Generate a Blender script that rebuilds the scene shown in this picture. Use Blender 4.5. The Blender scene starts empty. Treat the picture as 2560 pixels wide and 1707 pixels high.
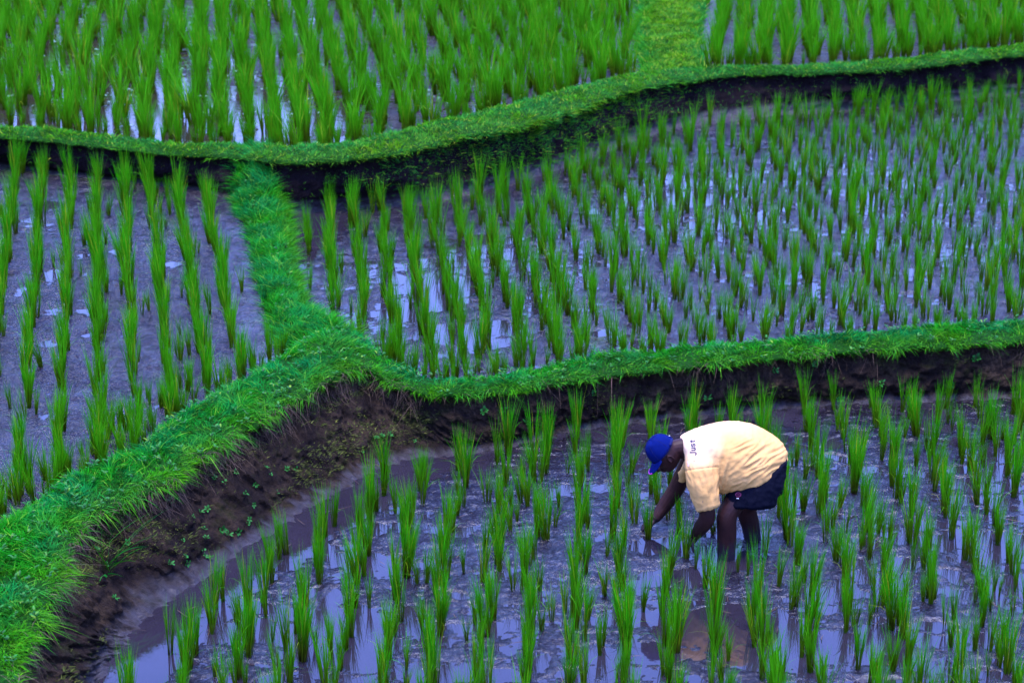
import bpy, math, random
import numpy as np
from mathutils import Vector, Matrix
from mathutils.bvhtree import BVHTree

random.seed(7)
rng = np.random.default_rng(11)
sc = bpy.context.scene
R = math.radians

# ------------------------------------------------------------------ camera, sky, sun, exposure
F_PX, PITCH, CAM_H = 5055.0, R(20.0), 5.9          # focal length in pixels of the 2560-wide photo
cam_d = bpy.data.cameras.new('camera')
cam = bpy.data.objects.new('camera', cam_d)
sc.collection.objects.link(cam)
cam_d.sensor_width = 36.0
cam_d.lens = 36.0 * F_PX / 2560.0
cam_d.clip_end = 2000.0
cam.location = (0, 0, CAM_H)
cam.rotation_euler = (R(90) - PITCH, 0, 0)
cam_d.dof.use_dof = True
cam_d.dof.focus_distance = 13.4
cam_d.dof.aperture_fstop = 3.0
sc.camera = cam

SUN_EL = 86.0
world = bpy.data.worlds.new('World')
sc.world = world
world.use_nodes = True
wn, wl = world.node_tree.nodes, world.node_tree.links
wn.clear()
w_out = wn.new('ShaderNodeOutputWorld')
w_bg = wn.new('ShaderNodeBackground')
w_sky = wn.new('ShaderNodeTexSky')
w_sky.sky_type = 'NISHITA'
w_sky.sun_disc = False
w_sky.sun_elevation = R(SUN_EL)
w_sky.sun_rotation = R(180.0)
w_sky.air_density = 1.6
w_sky.dust_density = 2.0
w_sky.ozone_density = 4.0
w_mix = wn.new('ShaderNodeMix')
w_mix.data_type = 'RGBA'
w_mix.blend_type = 'MULTIPLY'
w_mix.inputs['Factor'].default_value = 1.0
w_mix.inputs['B'].default_value = (0.58, 0.60, 1.26, 1)     # the photo's cool violet white balance
wl.new(w_sky.outputs[0], w_mix.inputs['A'])
wl.new(w_mix.outputs['Result'], w_bg.inputs['Color'])
w_bg.inputs['Strength'].default_value = 0.135
wl.new(w_bg.outputs[0], w_out.inputs[0])

sun_d = bpy.data.lights.new('sun', 'SUN')
sun_d.energy = 1.1
sun_d.angle = R(20)
sun_d.color = (1.0, 0.95, 0.86)
sun = bpy.data.objects.new('sun', sun_d)
sc.collection.objects.link(sun)
sun.rotation_euler = ((R(90) - R(SUN_EL)), 0, 0)            # high, soft light from just behind the camera

sc.view_settings.view_transform = 'Standard'
sc.view_settings.look = 'None'
sc.view_settings.exposure = 2.65
sc.view_settings.gamma = 1.0
try:
    cy = sc.cycles
    cy.max_bounces = 5; cy.diffuse_bounces = 3; cy.glossy_bounces = 3
    cy.transmission_bounces = 2; cy.transparent_max_bounces = 4
    cy.caustics_reflective = False; cy.caustics_refractive = False
    cy.sample_clamp_indirect = 4.0
except Exception:
    pass

# ------------------------------------------------------------------ pixel <-> world helpers
CP, SP = math.cos(PITCH), math.sin(PITCH)
CAMP = np.array([0, 0, CAM_H])

def ray(px, py):
    x = (np.asarray(px, float) - 1280) / F_PX
    y = -(np.asarray(py, float) - 853.5) / F_PX
    return np.stack([x, CP + y * SP, -SP + y * CP], -1)

def at_z(px, py, z):
    d = ray(px, py)
    t = (np.asarray(z, float) - CAM_H) / d[..., 2]
    return CAMP + d * t[..., None]

def at_y(px, py, y):
    d = ray(px, py)
    t = np.asarray(y, float) / d[..., 1]
    return CAMP + d * t[..., None]

def project(P):
    P = np.asarray(P, float) - CAMP
    depth = P[..., 1] * CP - P[..., 2] * SP
    up = P[..., 1] * SP + P[..., 2] * CP
    return 1280 + F_PX * P[..., 0] / depth, 853.5 - F_PX * up / depth, depth

# ------------------------------------------------------------------ noise
_perm = np.random.default_rng(3).permutation(4096)
_ang = np.random.default_rng(4).random(4096) * 2 * np.pi
_gx, _gy = np.cos(_ang), np.sin(_ang)

def perlin(x, y):
    x = np.asarray(x, float); y = np.asarray(y, float)
    xi = np.floor(x).astype(int); yi = np.floor(y).astype(int)
    xf = x - xi; yf = y - yi
    u = xf * xf * xf * (xf * (xf * 6 - 15) + 10)
    v = yf * yf * yf * (yf * (yf * 6 - 15) + 10)
    def g(ix, iy, dx, dy):
        h = _perm[(_perm[ix & 4095] + iy) & 4095]
        return _gx[h] * dx + _gy[h] * dy
    a = g(xi, yi, xf, yf); b = g(xi + 1, yi, xf - 1, yf)
    c = g(xi, yi + 1, xf, yf - 1); d = g(xi + 1, yi + 1, xf - 1, yf - 1)
    return (a + u * (b - a) + v * ((c + u * (d - c)) - (a + u * (b - a)))) * 1.5

def fbm(x, y, n=4, gain=0.5):
    s = 0; a = 1.0; f = 1.0
    for k in range(n):
        s = s + a * perlin(x * f + 17.3 * k, y * f - 9.1 * k); a *= gain; f *= 2.03
    return s

# ------------------------------------------------------------------ object helpers
def link(o, parent=None):
    sc.collection.objects.link(o)
    if parent is not None:
        o.parent = parent
    return o

def tag(o, label=None, cat=None, group=None, kind=None):
    if label: o['label'] = label
    if cat: o['category'] = cat
    if group: o['group'] = group
    if kind: o['kind'] = kind
    return o

def empty(name, loc, rz=0.0):
    o = bpy.data.objects.new(name, None)
    o.empty_display_size = 0.1
    o.location = loc
    o.rotation_euler = (0, 0, rz)
    return link(o)

def mesh_np(name, V, faces_by_n, mat, attrs=None, smooth=True):
    """V: (n,3); faces_by_n: list of (m,k) index arrays."""
    me = bpy.data.meshes.new(name)
    V = np.ascontiguousarray(V, dtype=np.float32)
    me.vertices.add(len(V))
    me.vertices.foreach_set('co', V.ravel())
    loops = np.concatenate([f.ravel() for f in faces_by_n]).astype(np.int32)
    tot = np.concatenate([np.full(len(f), f.shape[1], np.int32) for f in faces_by_n])
    start = np.concatenate([[0], np.cumsum(tot)[:-1]]).astype(np.int32)
    me.loops.add(len(loops)); me.loops.foreach_set('vertex_index', loops)
    me.polygons.add(len(tot)); me.polygons.foreach_set('loop_start', start)
    me.polygons.foreach_set('loop_total', tot)
    me.polygons.foreach_set('use_smooth', np.full(len(tot), smooth, bool))
    for k, v in (attrs or {}).items():
        a = me.attributes.new(k, 'FLOAT', 'POINT')
        a.data.foreach_set('value', np.ascontiguousarray(v, dtype=np.float32))
    me.update(calc_edges=True)
    me.validate()
    if mat: me.materials.append(mat)
    return me

def obj_np(name, V, F, mat, parent=None, attrs=None, smooth=True):
    o = bpy.data.objects.new(name, mesh_np(name, V, F, mat, attrs, smooth))
    return link(o, parent)

# ------------------------------------------------------------------ materials
def new_mat(name):
    m = bpy.data.materials.new(name)
    m.use_nodes = True
    nt = m.node_tree
    b = nt.nodes['Principled BSDF']
    return m, nt, nt.nodes, nt.links, b

def attr(nt, name):
    n = nt.nodes.new('ShaderNodeAttribute'); n.attribute_name = name
    return n.outputs['Fac']

def ramp(nt, fac, stops, interp='LINEAR'):
    r = nt.nodes.new('ShaderNodeValToRGB')
    r.color_ramp.interpolation = interp
    e = r.color_ramp.elements
    while len(e) < len(stops): e.new(0.5)
    for el, (p, c) in zip(e, stops):
        el.position = p
        el.color = tuple(c) + (1,) if len(c) == 3 else c
    nt.links.new(fac, r.inputs['Fac'])
    return r.outputs['Color']

def noise(nt, scale, detail=4, rough=0.55, coord='Object', stretch=None, dist=0.0):
    tc = nt.nodes.new('ShaderNodeTexCoord')
    v = tc.outputs[coord]
    if stretch:
        mp = nt.nodes.new('ShaderNodeMapping'); mp.inputs['Scale'].default_value = stretch
        nt.links.new(v, mp.inputs['Vector']); v = mp.outputs['Vector']
    n = nt.nodes.new('ShaderNodeTexNoise')
    n.inputs['Scale'].default_value = scale
    n.inputs['Detail'].default_value = detail
    n.inputs['Roughness'].default_value = rough
    n.inputs['Distortion'].default_value = dist
    nt.links.new(v, n.inputs['Vector'])
    return n.outputs['Fac']

def mixc(nt, fac, a, b, mode='MIX'):
    m = nt.nodes.new('ShaderNodeMix'); m.data_type = 'RGBA'; m.blend_type = mode
    for sock, val in (('Factor', fac), ('A', a), ('B', b)):
        if hasattr(val, 'links') or hasattr(val, 'is_output'):
            nt.links.new(val, m.inputs[sock])
        elif sock == 'Factor':
            m.inputs[sock].default_value = val
        else:
            m.inputs[sock].default_value = tuple(val) + (1,)
    return m.outputs['Result']

def mathn(nt, op, a, b=None, clamp=False):
    m = nt.nodes.new('ShaderNodeMath'); m.operation = op; m.use_clamp = clamp
    for i, v in enumerate((a, b)):
        if v is None: continue
        if hasattr(v, 'is_output'): nt.links.new(v, m.inputs[i])
        else: m.inputs[i].default_value = v
    return m.outputs[0]

def bump(nt, b, height, strength, dist, prev=None):
    n = nt.nodes.new('ShaderNodeBump')
    n.inputs['Strength'].default_value = strength
    n.inputs['Distance'].default_value = dist
    nt.links.new(height, n.inputs['Height'])
    if prev is not None: nt.links.new(prev, n.inputs['Normal'])
    if b is not None: nt.links.new(n.outputs[0], b.inputs['Normal'])
    return n.outputs[0]

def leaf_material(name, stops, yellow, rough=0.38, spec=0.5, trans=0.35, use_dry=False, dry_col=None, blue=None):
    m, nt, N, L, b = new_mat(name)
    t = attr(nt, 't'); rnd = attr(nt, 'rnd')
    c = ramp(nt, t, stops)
    if blue is not None:                                   # bluish tufts
        nz = noise(nt, 2.6, 3, 0.6)
        f = ramp(nt, nz, [(0.42, (0, 0, 0)), (0.62, (1, 1, 1))])
        c = mixc(nt, f, c, blue)
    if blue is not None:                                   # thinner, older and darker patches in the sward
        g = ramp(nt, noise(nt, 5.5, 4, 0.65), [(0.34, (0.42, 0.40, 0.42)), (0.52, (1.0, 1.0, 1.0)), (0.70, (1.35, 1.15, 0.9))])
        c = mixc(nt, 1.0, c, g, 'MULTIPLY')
    if use_dry:
        c = mixc(nt, attr(nt, 'dry'), c, dry_col)
    f = ramp(nt, rnd, [(0.88, (0, 0, 0)), (0.98, (1, 1, 1))])
    c = mixc(nt, f, c, yellow)
    v = mathn(nt, 'MULTIPLY_ADD', rnd, 0.7)
    v.node.inputs[2].default_value = 0.65
    if name.startswith('rice'):
        oi_ = nt.nodes.new('ShaderNodeObjectInfo')
        f2 = ramp(nt, oi_.outputs['Random'], [(0.0, (0, 0, 0)), (0.6, (0.1, 0.1, 0.1)), (1.0, (0.45, 0.45, 0.45))])
        c = mixc(nt, f2, c, (0.075, 0.26, 0.003))
    cm = nt.nodes.new('ShaderNodeCombineColor')
    for i in range(3): L.new(v, cm.inputs[i])
    c = mixc(nt, 1.0, c, cm.outputs[0], 'MULTIPLY')
    L.new(c, b.inputs['Base Color'])
    b.inputs['Roughness'].default_value = rough
    b.inputs['Specular IOR Level'].default_value = spec
    tr = N.new('ShaderNodeBsdfTranslucent')
    L.new(c, tr.inputs['Color'])
    mx = N.new('ShaderNodeMixShader'); mx.inputs[0].default_value = trans
    L.new(b.outputs[0], mx.inputs[1]); L.new(tr.outputs[0], mx.inputs[2])
    L.new(mx.outputs[0], N['Material Output'].inputs['Surface'])
    return m

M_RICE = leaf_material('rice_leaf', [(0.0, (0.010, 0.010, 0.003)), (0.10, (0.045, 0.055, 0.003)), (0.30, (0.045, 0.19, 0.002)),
                                     (0.6, (0.026, 0.28, 0.002)), (1.0, (0.080, 0.38, 0.006))], (0.24, 0.24, 0.01), rough=0.45, spec=0.06)  # yellow-green tips, their colour brightened as if the light caught them
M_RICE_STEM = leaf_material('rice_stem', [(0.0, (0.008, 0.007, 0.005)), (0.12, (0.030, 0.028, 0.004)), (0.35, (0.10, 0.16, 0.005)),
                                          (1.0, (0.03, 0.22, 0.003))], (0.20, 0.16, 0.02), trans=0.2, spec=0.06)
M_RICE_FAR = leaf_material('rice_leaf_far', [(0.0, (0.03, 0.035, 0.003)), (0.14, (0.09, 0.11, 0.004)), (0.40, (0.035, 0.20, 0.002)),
                                     (0.7, (0.030, 0.29, 0.002)), (1.0, (0.080, 0.38, 0.006))], (0.22, 0.20, 0.01), rough=0.45, spec=0.06)  # lit look of the tips put into the colour here too
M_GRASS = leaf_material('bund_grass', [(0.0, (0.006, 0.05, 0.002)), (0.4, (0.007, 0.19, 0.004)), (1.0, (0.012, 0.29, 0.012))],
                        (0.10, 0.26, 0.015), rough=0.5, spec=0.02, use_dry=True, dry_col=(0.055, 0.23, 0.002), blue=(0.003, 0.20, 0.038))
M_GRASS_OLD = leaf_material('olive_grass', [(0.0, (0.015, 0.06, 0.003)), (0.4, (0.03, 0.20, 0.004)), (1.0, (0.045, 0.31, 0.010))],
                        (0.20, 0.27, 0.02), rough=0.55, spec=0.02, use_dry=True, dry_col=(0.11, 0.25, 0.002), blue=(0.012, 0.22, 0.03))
M_STRAW = leaf_material('dry_grass', [(0.0, (0.04, 0.025, 0.014)), (1.0, (0.13, 0.085, 0.05))], (0.12, 0.07, 0.05), rough=0.7, spec=0.2, trans=0.1)
M_WEED = leaf_material('weed_leaf', [(0.0, (0.015, 0.08, 0.008)), (1.0, (0.025, 0.19, 0.025))], (0.10, 0.20, 0.01), rough=0.5, spec=0.15)
M_MOSS = leaf_material('moss', [(0.0, (0.02, 0.03, 0.004)), (1.0, (0.075, 0.10, 0.010))], (0.12, 0.13, 0.02), rough=0.8, spec=0.2, trans=0.1)

def mud_material(name, dark, light, rough_lo, rough_hi, b1=0.7, algae=False, spec_hi=0.5):
    m, nt, N, L, b = new_mat(name)
    n1 = noise(nt, 3.0, 6, 0.6); n2 = noise(nt, 30, 5, 0.65)
    c = mixc(nt, ramp(nt, n1, [(0.35, (0, 0, 0)), (0.68, (1, 1, 1))]), dark, light)
    c = mixc(nt, ramp(nt, n2, [(0.3, (0.35, 0.35, 0.35)), (0.6, (1, 1, 1))]), (0.006, 0.004, 0.006), c)
    if algae:
        na = noise(nt, 1.1, 4, 0.6)
        c = mixc(nt, ramp(nt, na, [(0.60, (0, 0, 0)), (0.72, (0.6, 0.6, 0.6))]), c, (0.03, 0.055, 0.012))
    spk = ramp(nt, mathn(nt, 'ADD', noise(nt, 42, 5, 0.75), mathn(nt, 'MULTIPLY', mathn(nt, 'SUBTRACT', noise(nt, 5, 4, 0.6), 0.5), 0.5)), [(0.47, (0, 0, 0)), (0.53, (1, 1, 1))])      # dull clods among the wet film
    L.new(c, b.inputs['Base Color'])
    si = N.new('ShaderNodeMapRange'); L.new(spk, si.inputs['Value'])
    si.inputs['To Min'].default_value = spec_hi; si.inputs['To Max'].default_value = 0.03
    L.new(si.outputs[0], b.inputs['Specular IOR Level'])
    n3 = noise(nt, 12, 4, 0.6)
    r = N.new('ShaderNodeMapRange'); L.new(n3, r.inputs['Value'])
    r.inputs['From Min'].default_value = 0.3; r.inputs['From Max'].default_value = 0.7
    r.inputs['To Min'].default_value = rough_lo; r.inputs['To Max'].default_value = rough_hi
    L.new(r.outputs[0], b.inputs['Roughness'])
    b.inputs['IOR'].default_value = 1.45
    b.inputs['Coat Weight'].default_value = 0.45
    b.inputs['Coat Roughness'].default_value = 0.06
    p = bump(nt, None, noise(nt, 34, 6, 0.65), b1, 0.024)
    p = bump(nt, b, noise(nt, 95, 3, 0.6), b1 * 0.6, 0.005, p)
    L.new(p, b.inputs['Coat Normal'])
    return m

M_MUD_NEAR = mud_material('wet_mud', (0.004, 0.0033, 0.006), (0.010, 0.008, 0.013), 0.08, 0.24, 0.55)
M_MUD_L = mud_material('wet_mud_terrace', (0.005, 0.004, 0.008), (0.011, 0.009, 0.016), 0.10, 0.26, 0.9, True, 0.34)
M_MUD_M = mud_material('wet_mud_middle', (0.005, 0.004, 0.008), (0.011, 0.009, 0.016), 0.10, 0.26, 0.85, True, 0.40)
M_MUD_T = mud_material('flooded_mud', (0.014, 0.010, 0.009), (0.026, 0.021, 0.018), 0.2, 0.5, 0.8, True, 0.22)

def water_material(name, col, rip, scale=9.0):
    m, nt, N, L, b = new_mat(name)
    n1 = noise(nt, 1.4, 4, 0.6)
    c = mixc(nt, ramp(nt, n1, [(0.35, (0, 0, 0)), (0.7, (1, 1, 1))]), col, tuple(k * 1.5 for k in col))
    L.new(c, b.inputs['Base Color'])
    b.inputs['Roughness'].default_value = 0.035
    b.inputs['IOR'].default_value = 1.5
    bump(nt, b, noise(nt, scale, 2, 0.5), rip, 0.01)
    return m

M_WATER = water_material('murky_water', (0.012, 0.010, 0.015), 0.05)
M_WATER_T = water_material('rippled_water', (0.016, 0.013, 0.011), 0.35, 14)

def soil_material(name, dark, brown, moss_amt, streak=None, pale=None):
    m, nt, N, L, b = new_mat(name)
    n1 = noise(nt, 2.2, 6, 0.65); n2 = noise(nt, 24, 6, 0.7)
    n3 = noise(nt, 5.5, 5, 0.65, stretch=(1.6, 1.6, 0.35))
    c = mixc(nt, ramp(nt, n1, [(0.38, (0, 0, 0)), (0.64, (1, 1, 1))]), dark, brown)
    c = mixc(nt, ramp(nt, n2, [(0.32, (1, 1, 1)), (0.56, (0, 0, 0))]), c, (0.006, 0.004, 0.006))
    c = mixc(nt, ramp(nt, n3, [(0.40, (0, 0, 0)), (0.66, (0.8, 0.8, 0.8))]), c, tuple(0.55 * k for k in dark))
    nm = noise(nt, 4.0, 5, 0.7)
    c = mixc(nt, ramp(nt, nm, [(0.62 - 0.1 * moss_amt, (0, 0, 0)), (0.78 - 0.1 * moss_amt, (0.7, 0.7, 0.7))]), c, (0.018, 0.022, 0.003))
    L.new(c, b.inputs['Base Color'])
    wet = attr(nt, 'wet')
    c = mixc(nt, attr(nt, 'turf'), c, (0.006, 0.050, 0.002))
    c2 = mixc(nt, wet, c, (0.018, 0.012, 0.017))
    L.new(c2, b.inputs['Base Color'])
    r = N.new('ShaderNodeMapRange'); L.new(wet, r.inputs['Value'])
    r.inputs['To Min'].default_value = 0.85; r.inputs['To Max'].default_value = 0.34
    L.new(r.outputs[0], b.inputs['Roughness'])
    b.inputs['Specular IOR Level'].default_value = 0.35
    s = N.new('ShaderNodeMapRange'); L.new(wet, s.inputs['Value'])
    s.inputs['To Min'].default_value = 0.06; s.inputs['To Max'].default_value = 0.8
    L.new(s.outputs[0], b.inputs['Specular IOR Level'])
    p = bump(nt, None, noise(nt, 16, 8, 0.75), 1.0, 0.06)
    bump(nt, b, noise(nt, 70, 4, 0.65), 1.0, 0.012, p)
    return m

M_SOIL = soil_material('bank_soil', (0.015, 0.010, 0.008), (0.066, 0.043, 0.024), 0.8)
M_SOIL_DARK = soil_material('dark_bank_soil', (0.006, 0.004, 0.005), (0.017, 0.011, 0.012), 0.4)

def plain(name, col, rough=0.7, nz=None, amt=0.3, spec=0.3, bumps=None):
    m, nt, N, L, b = new_mat(name)
    b.inputs['Base Color'].default_value = tuple(col) + (1,)
    b.inputs['Roughness'].default_value = rough
    b.inputs['Specular IOR Level'].default_value = spec
    if nz:
        f = ramp(nt, noise(nt, nz, 4, 0.6), [(0.3, (1 - amt,) * 3), (0.7, (1, 1, 1))])
        L.new(mixc(nt, 1.0, tuple(col), f, 'MULTIPLY'), b.inputs['Base Color'])
    if bumps:
        bump(nt, b, noise(nt, bumps[0], 3, 0.6), bumps[1], bumps[2])
    return m

# ------------------------------------------------------------------ traced lines of the terraces (pixels of the photo, then levels)
Z_N, Z_L, Z_M, Z_T, Z_TR = 0.0, 0.42, 0.34, 0.74, 0.76
# near bund: (back x, back y, lip x, lip y, base x, base y, lip height)
B1 = [(-700, 1650, -260, 2150, -60, 2190, .56), (-330, 1450, -30, 1830, 150, 1830, .56), (-60, 1330, 70, 1600, 285, 1645, .56),
      (60, 1262, 150, 1430, 330, 1580, .56), (180, 1198, 204, 1304, 422, 1504, .56), (270, 1163, 330, 1250, 520, 1440, .56),
      (345, 1129, 454, 1180, 636, 1355, .55), (400, 1063, 540, 1122, 740, 1290, .55), (545, 987, 672, 1038, 854, 1224, .58),
      (660, 930, 780, 980, 930, 1180, .61), (740, 880, 860, 932, 1010, 1150, .63), (860, 845, 925, 935, 1088, 1143, .57),
      (973, 905, 985, 970, 1150, 1135, .47), (1060, 940, 1107, 994, 1230, 1128, .43), (1216, 936, 1230, 990, 1310, 1110, .42),
      (1400, 900, 1398, 962, 1420, 1080, .41), (1544, 878, 1560, 940, 1560, 1062, .42), (1815, 856, 1800, 915, 1800, 1036, .43),
      (2070, 834, 2060, 890, 2060, 1015, .43), (2397, 809, 2390, 870, 2390, 1002, .45), (2760, 785, 2760, 845, 2760, 990, .46),
      (3300, 760, 3300, 820, 3300, 970, .46)]
B1_LEFT = 11                                        # stations before this one border the left paddy
B3 = [(-500, 300, -500, 335, -500, 400, .78), (0, 316, 0, 349, 0, 418, .78), (145, 324, 150, 360, 150, 442, .79),
      (300, 346, 300, 376, 300, 455, .79), (430, 358, 436, 391, 440, 470, .79), (560, 365, 567, 396, 570, 505, .82),
      (660, 372, 640, 402, 650, 525, .84), (740, 378, 740, 410, 745, 535, .86), (854, 372, 854, 402, 853, 526, .88),
      (962, 356, 1000, 386, 998, 516, .90), (1060, 330, 1144, 349, 1144, 495, .92), (1200, 297, 1253, 331, 1253, 465, .92),
      (1340, 258, 1370, 300, 1380, 430, .90), (1450, 228, 1500, 256, 1510, 382, .88), (1580, 196, 1600, 225, 1610, 345, .87),
      (1720, 180, 1720, 206, 1720, 320, .84), (1851, 173, 1850, 191, 1850, 302, .82), (1997, 168, 1997, 188, 1997, 288, .81),
      (2215, 152, 2200, 180, 2200, 272, .81), (2397, 131, 2397, 160, 2397, 251, .81), (2560, 116, 2560, 142, 2560, 236, .81),
      (3000, 85, 3000, 105, 3000, 200, .81)]
B2 = [(556, 470, 722, 482, .86), (574, 494, 722, 505, .80), (588, 520, 722, 530, .66), (604, 550, 724, 556, .56), (620, 590, 730, 590, .51), (630, 665, 740, 690, .50),
      (648, 738, 757, 750, .50), (668, 805, 787, 805, .52), (690, 865, 860, 850, .56), (740, 905, 910, 885, .57)]
B4 = [(1590, 205, 1775, 180, .83), (1602, 165, 1758, 145, .84), (1583, 90, 1752, 80, .86), (1598, 0, 1768, 0, .86), (1600, -150, 1790, -150, .86), (1630, -400, 1820, -400, .86)]

def catmull(P, n_per=None, step=0.03):
    P = np.asarray(P, float)
    Q = np.vstack([2 * P[0] - P[1], P, 2 * P[-1] - P[-2]])
    seg = np.linalg.norm(np.diff(P[:, :3], axis=0), axis=1)
    out = []; us = []
    for i in range(len(P) - 1):
        n = n_per[i] if n_per is not None else max(2, int(seg[i] / step))
        t = np.linspace(0, 1, n, endpoint=False)[:, None]
        a, b, c, d = Q[i], Q[i + 1], Q[i + 2], Q[i + 3]
        out.append(0.5 * ((2 * b) + (-a + c) * t + (2 * a - 5 * b + 4 * c - d) * t ** 2 + (-a + 3 * b - 3 * c + d) * t ** 3))
        us.append(i + t[:, 0])
    out.append(P[-1:]); us.append([len(P) - 1])
    return np.vstack(out), np.concatenate(us)

b1 = np.array(B1, float); b1[:, 1] += np.where(np.arange(len(b1)) < 11, 21, 25); b1[:, 3] -= np.where(np.arange(len(b1)) < 11, 9, 12)
b3_ = np.array(B3, float); b3_[:, 1] += 9; b3_[:, 3] -= 7; B3 = b3_.tolist()
b3 = np.array(B3, float); b2 = np.array(B2, float); b4 = np.array(B4, float)
k1 = np.arange(len(b1)); zf1 = np.where(k1 < B1_LEFT, Z_L, Z_M)
B1_back = at_z(b1[:, 0], b1[:, 1], zf1); B1_lip = at_z(b1[:, 2], b1[:, 3], b1[:, 6]); B1_base = at_z(b1[:, 4], b1[:, 5], np.zeros(len(b1)))
k3 = np.arange(len(b3)); zb3 = np.where(k3 < 7, Z_L, Z_M)
B3_back = at_z(b3[:, 0], b3[:, 1], np.full(len(b3), Z_T)); B3_lip = at_z(b3[:, 2], b3[:, 3], b3[:, 6]); B3_base = at_z(b3[:, 4], b3[:, 5], zb3)
B2_l = at_z(b2[:, 0], b2[:, 1], np.full(len(b2), Z_L)); B2_r = at_z(b2[:, 2], b2[:, 3], np.full(len(b2), Z_M))
B4_l = at_z(b4[:, 0], b4[:, 1], np.full(len(b4), Z_T)); B4_r = at_z(b4[:, 2], b4[:, 3], np.full(len(b4), Z_TR))

def lerp(a, b, t): return a + (b - a) * t

# bund with a wall: grid of points along (stations) x across (profile)
def bund_wall(Bk, Lp, Bs, step, nv_top, nv_wall, seed, flare_left=None, wall_amp=0.03, top_amp=0.02):
    # keep the front edge from slipping behind the back edge
    allp = np.hstack([Lp, Bk, Bs])
    seg = np.linalg.norm(np.diff(Lp, axis=0), axis=1)
    nper = [max(3, int(s / step)) for s in seg]
    C, us = catmull(allp, nper)
    Lp, Bk, Bs = C[:, 0:3], C[:, 3:6], C[:, 6:9]
    n = len(C)
    s = np.concatenate([[0], np.cumsum(np.linalg.norm(np.diff(Lp, axis=0), axis=1))])
    rows = []; zone = []; vv = []
    out = Lp - Bk; out[:, 2] = 0
    ol = np.linalg.norm(out, axis=1, keepdims=True); out = out / np.maximum(ol, 1e-6)
    tang = np.gradient((Lp + Bs) * 0.5, axis=0); tang[:, 2] = 0
    tang /= np.linalg.norm(tang, axis=1, keepdims=True)
    nrm = np.stack([tang[:, 1], -tang[:, 0], 0 * tang[:, 0]], -1)   # towards the lower field
    und = Bk - out * 0.10; und[:, 2] = Bk[:, 2] - 0.08
    rows.append(und); zone.append(0); vv.append(0)
    for k in range(nv_top + 1):
        t = k / nv_top
        p = lerp(Bk, Lp, t)
        rise = 1 - (1 - min(1, t / 0.35)) ** 2
        p[:, 2] = Bk[:, 2] + (Lp[:, 2] - Bk[:, 2]) * rise + 0.025 * math.sin(math.pi * t)
        rows.append(p); zone.append(1); vv.append(t)
    Wh = Lp[:, 2] - Bs[:, 2]
    for k in range(1, nv_wall + 1):
        w = k / nv_wall
        p = lerp(Lp, Bs, w)
        h = w ** 1.9
        p[:, :2] = Lp[:, :2] + (Bs[:, :2] - Lp[:, :2]) * h
        bulge = 0.035 * math.exp(-((w - 0.05) / 0.06) ** 2) - 0.05 * math.exp(-((w - 0.25) / 0.14) ** 2) - 0.03 * math.exp(-((w - 0.9) / 0.08) ** 2)
        p += nrm * bulge
        rows.append(p); zone.append(2); vv.append(w)
    for k, (o, dz) in enumerate(((0.07, -0.015), (0.18, -0.05))):
        p = Bs + nrm * o; p[:, 2] = Bs[:, 2] + dz
        rows.append(p); zone.append(3); vv.append(1)
    G = np.stack(rows, 1)
    zone = np.array(zone); vv = np.array(vv)
    S = np.repeat(s[:, None], G.shape[1], 1)
    H = G[:, :, 2]
    amp = np.where(zone == 2, wall_amp * np.maximum(np.sin(np.pi * np.clip(vv, 0.02, 0.98)) ** 0.5, np.where(vv > .8, .45, 0)), np.where(zone == 3, wall_amp * .4, 0))[None, :]
    big = fbm(S * 2.2 + seed, H * 2.6 + seed, 3)
    mid = fbm(S * 7 + seed, H * 9, 3)
    fin = fbm(S * 22, H * 18 + seed, 2)
    d = amp * (0.9 * big + 0.8 * mid + 0.55 * fin)
    streak = np.where(zone == 2, 0.012, 0)[None, :] * fbm(S * 14 + seed, H * 1.5, 2)
    G = G + nrm[:, None, :] * (d + streak)[:, :, None]
    tz = np.where(zone == 1, top_amp * np.sin(np.pi * np.clip(vv, 0, 1)), 0)[None, :] * (fbm(S * 3 + seed, H * 0 + vv[None] * 1.5, 3) + 0.5 * fbm(S * 11, vv[None] * 4 + seed, 2))
    G[:, :, 2] += tz
    G[:, :, 2] += np.where((zone == 3) | ((zone == 2) & (vv > .86)), 0.018, 0)[None] * (fbm(S * 9 + seed, vv[None] * 9 + np.arange(G.shape[1])[None] * 2.3, 3))
    # wavy lip line
    lipw = np.where((zone == 1) & (vv > 0.8), 1, np.where((zone == 2) & (vv < 0.15), 1, 0))[None, :]
    G += nrm[:, None, :] * (lipw * 0.035 * fbm(S * 4.1 + seed * 2, 0 * S, 3))[:, :, None]
    return G, zone, vv, us, nrm

def grid_mesh(name, G, mat, attrs=None, parent=None):
    n, m = G.shape[:2]
    idx = np.arange(n * m).reshape(n, m)
    F = np.stack([idx[:-1, :-1], idx[:-1, 1:], idx[1:, 1:], idx[1:, :-1]], -1).reshape(-1, 4)
    F = F[:, ::-1]
    o = obj_np(name, G.reshape(-1, 3), [F], mat, parent, attrs)
    return o

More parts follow.
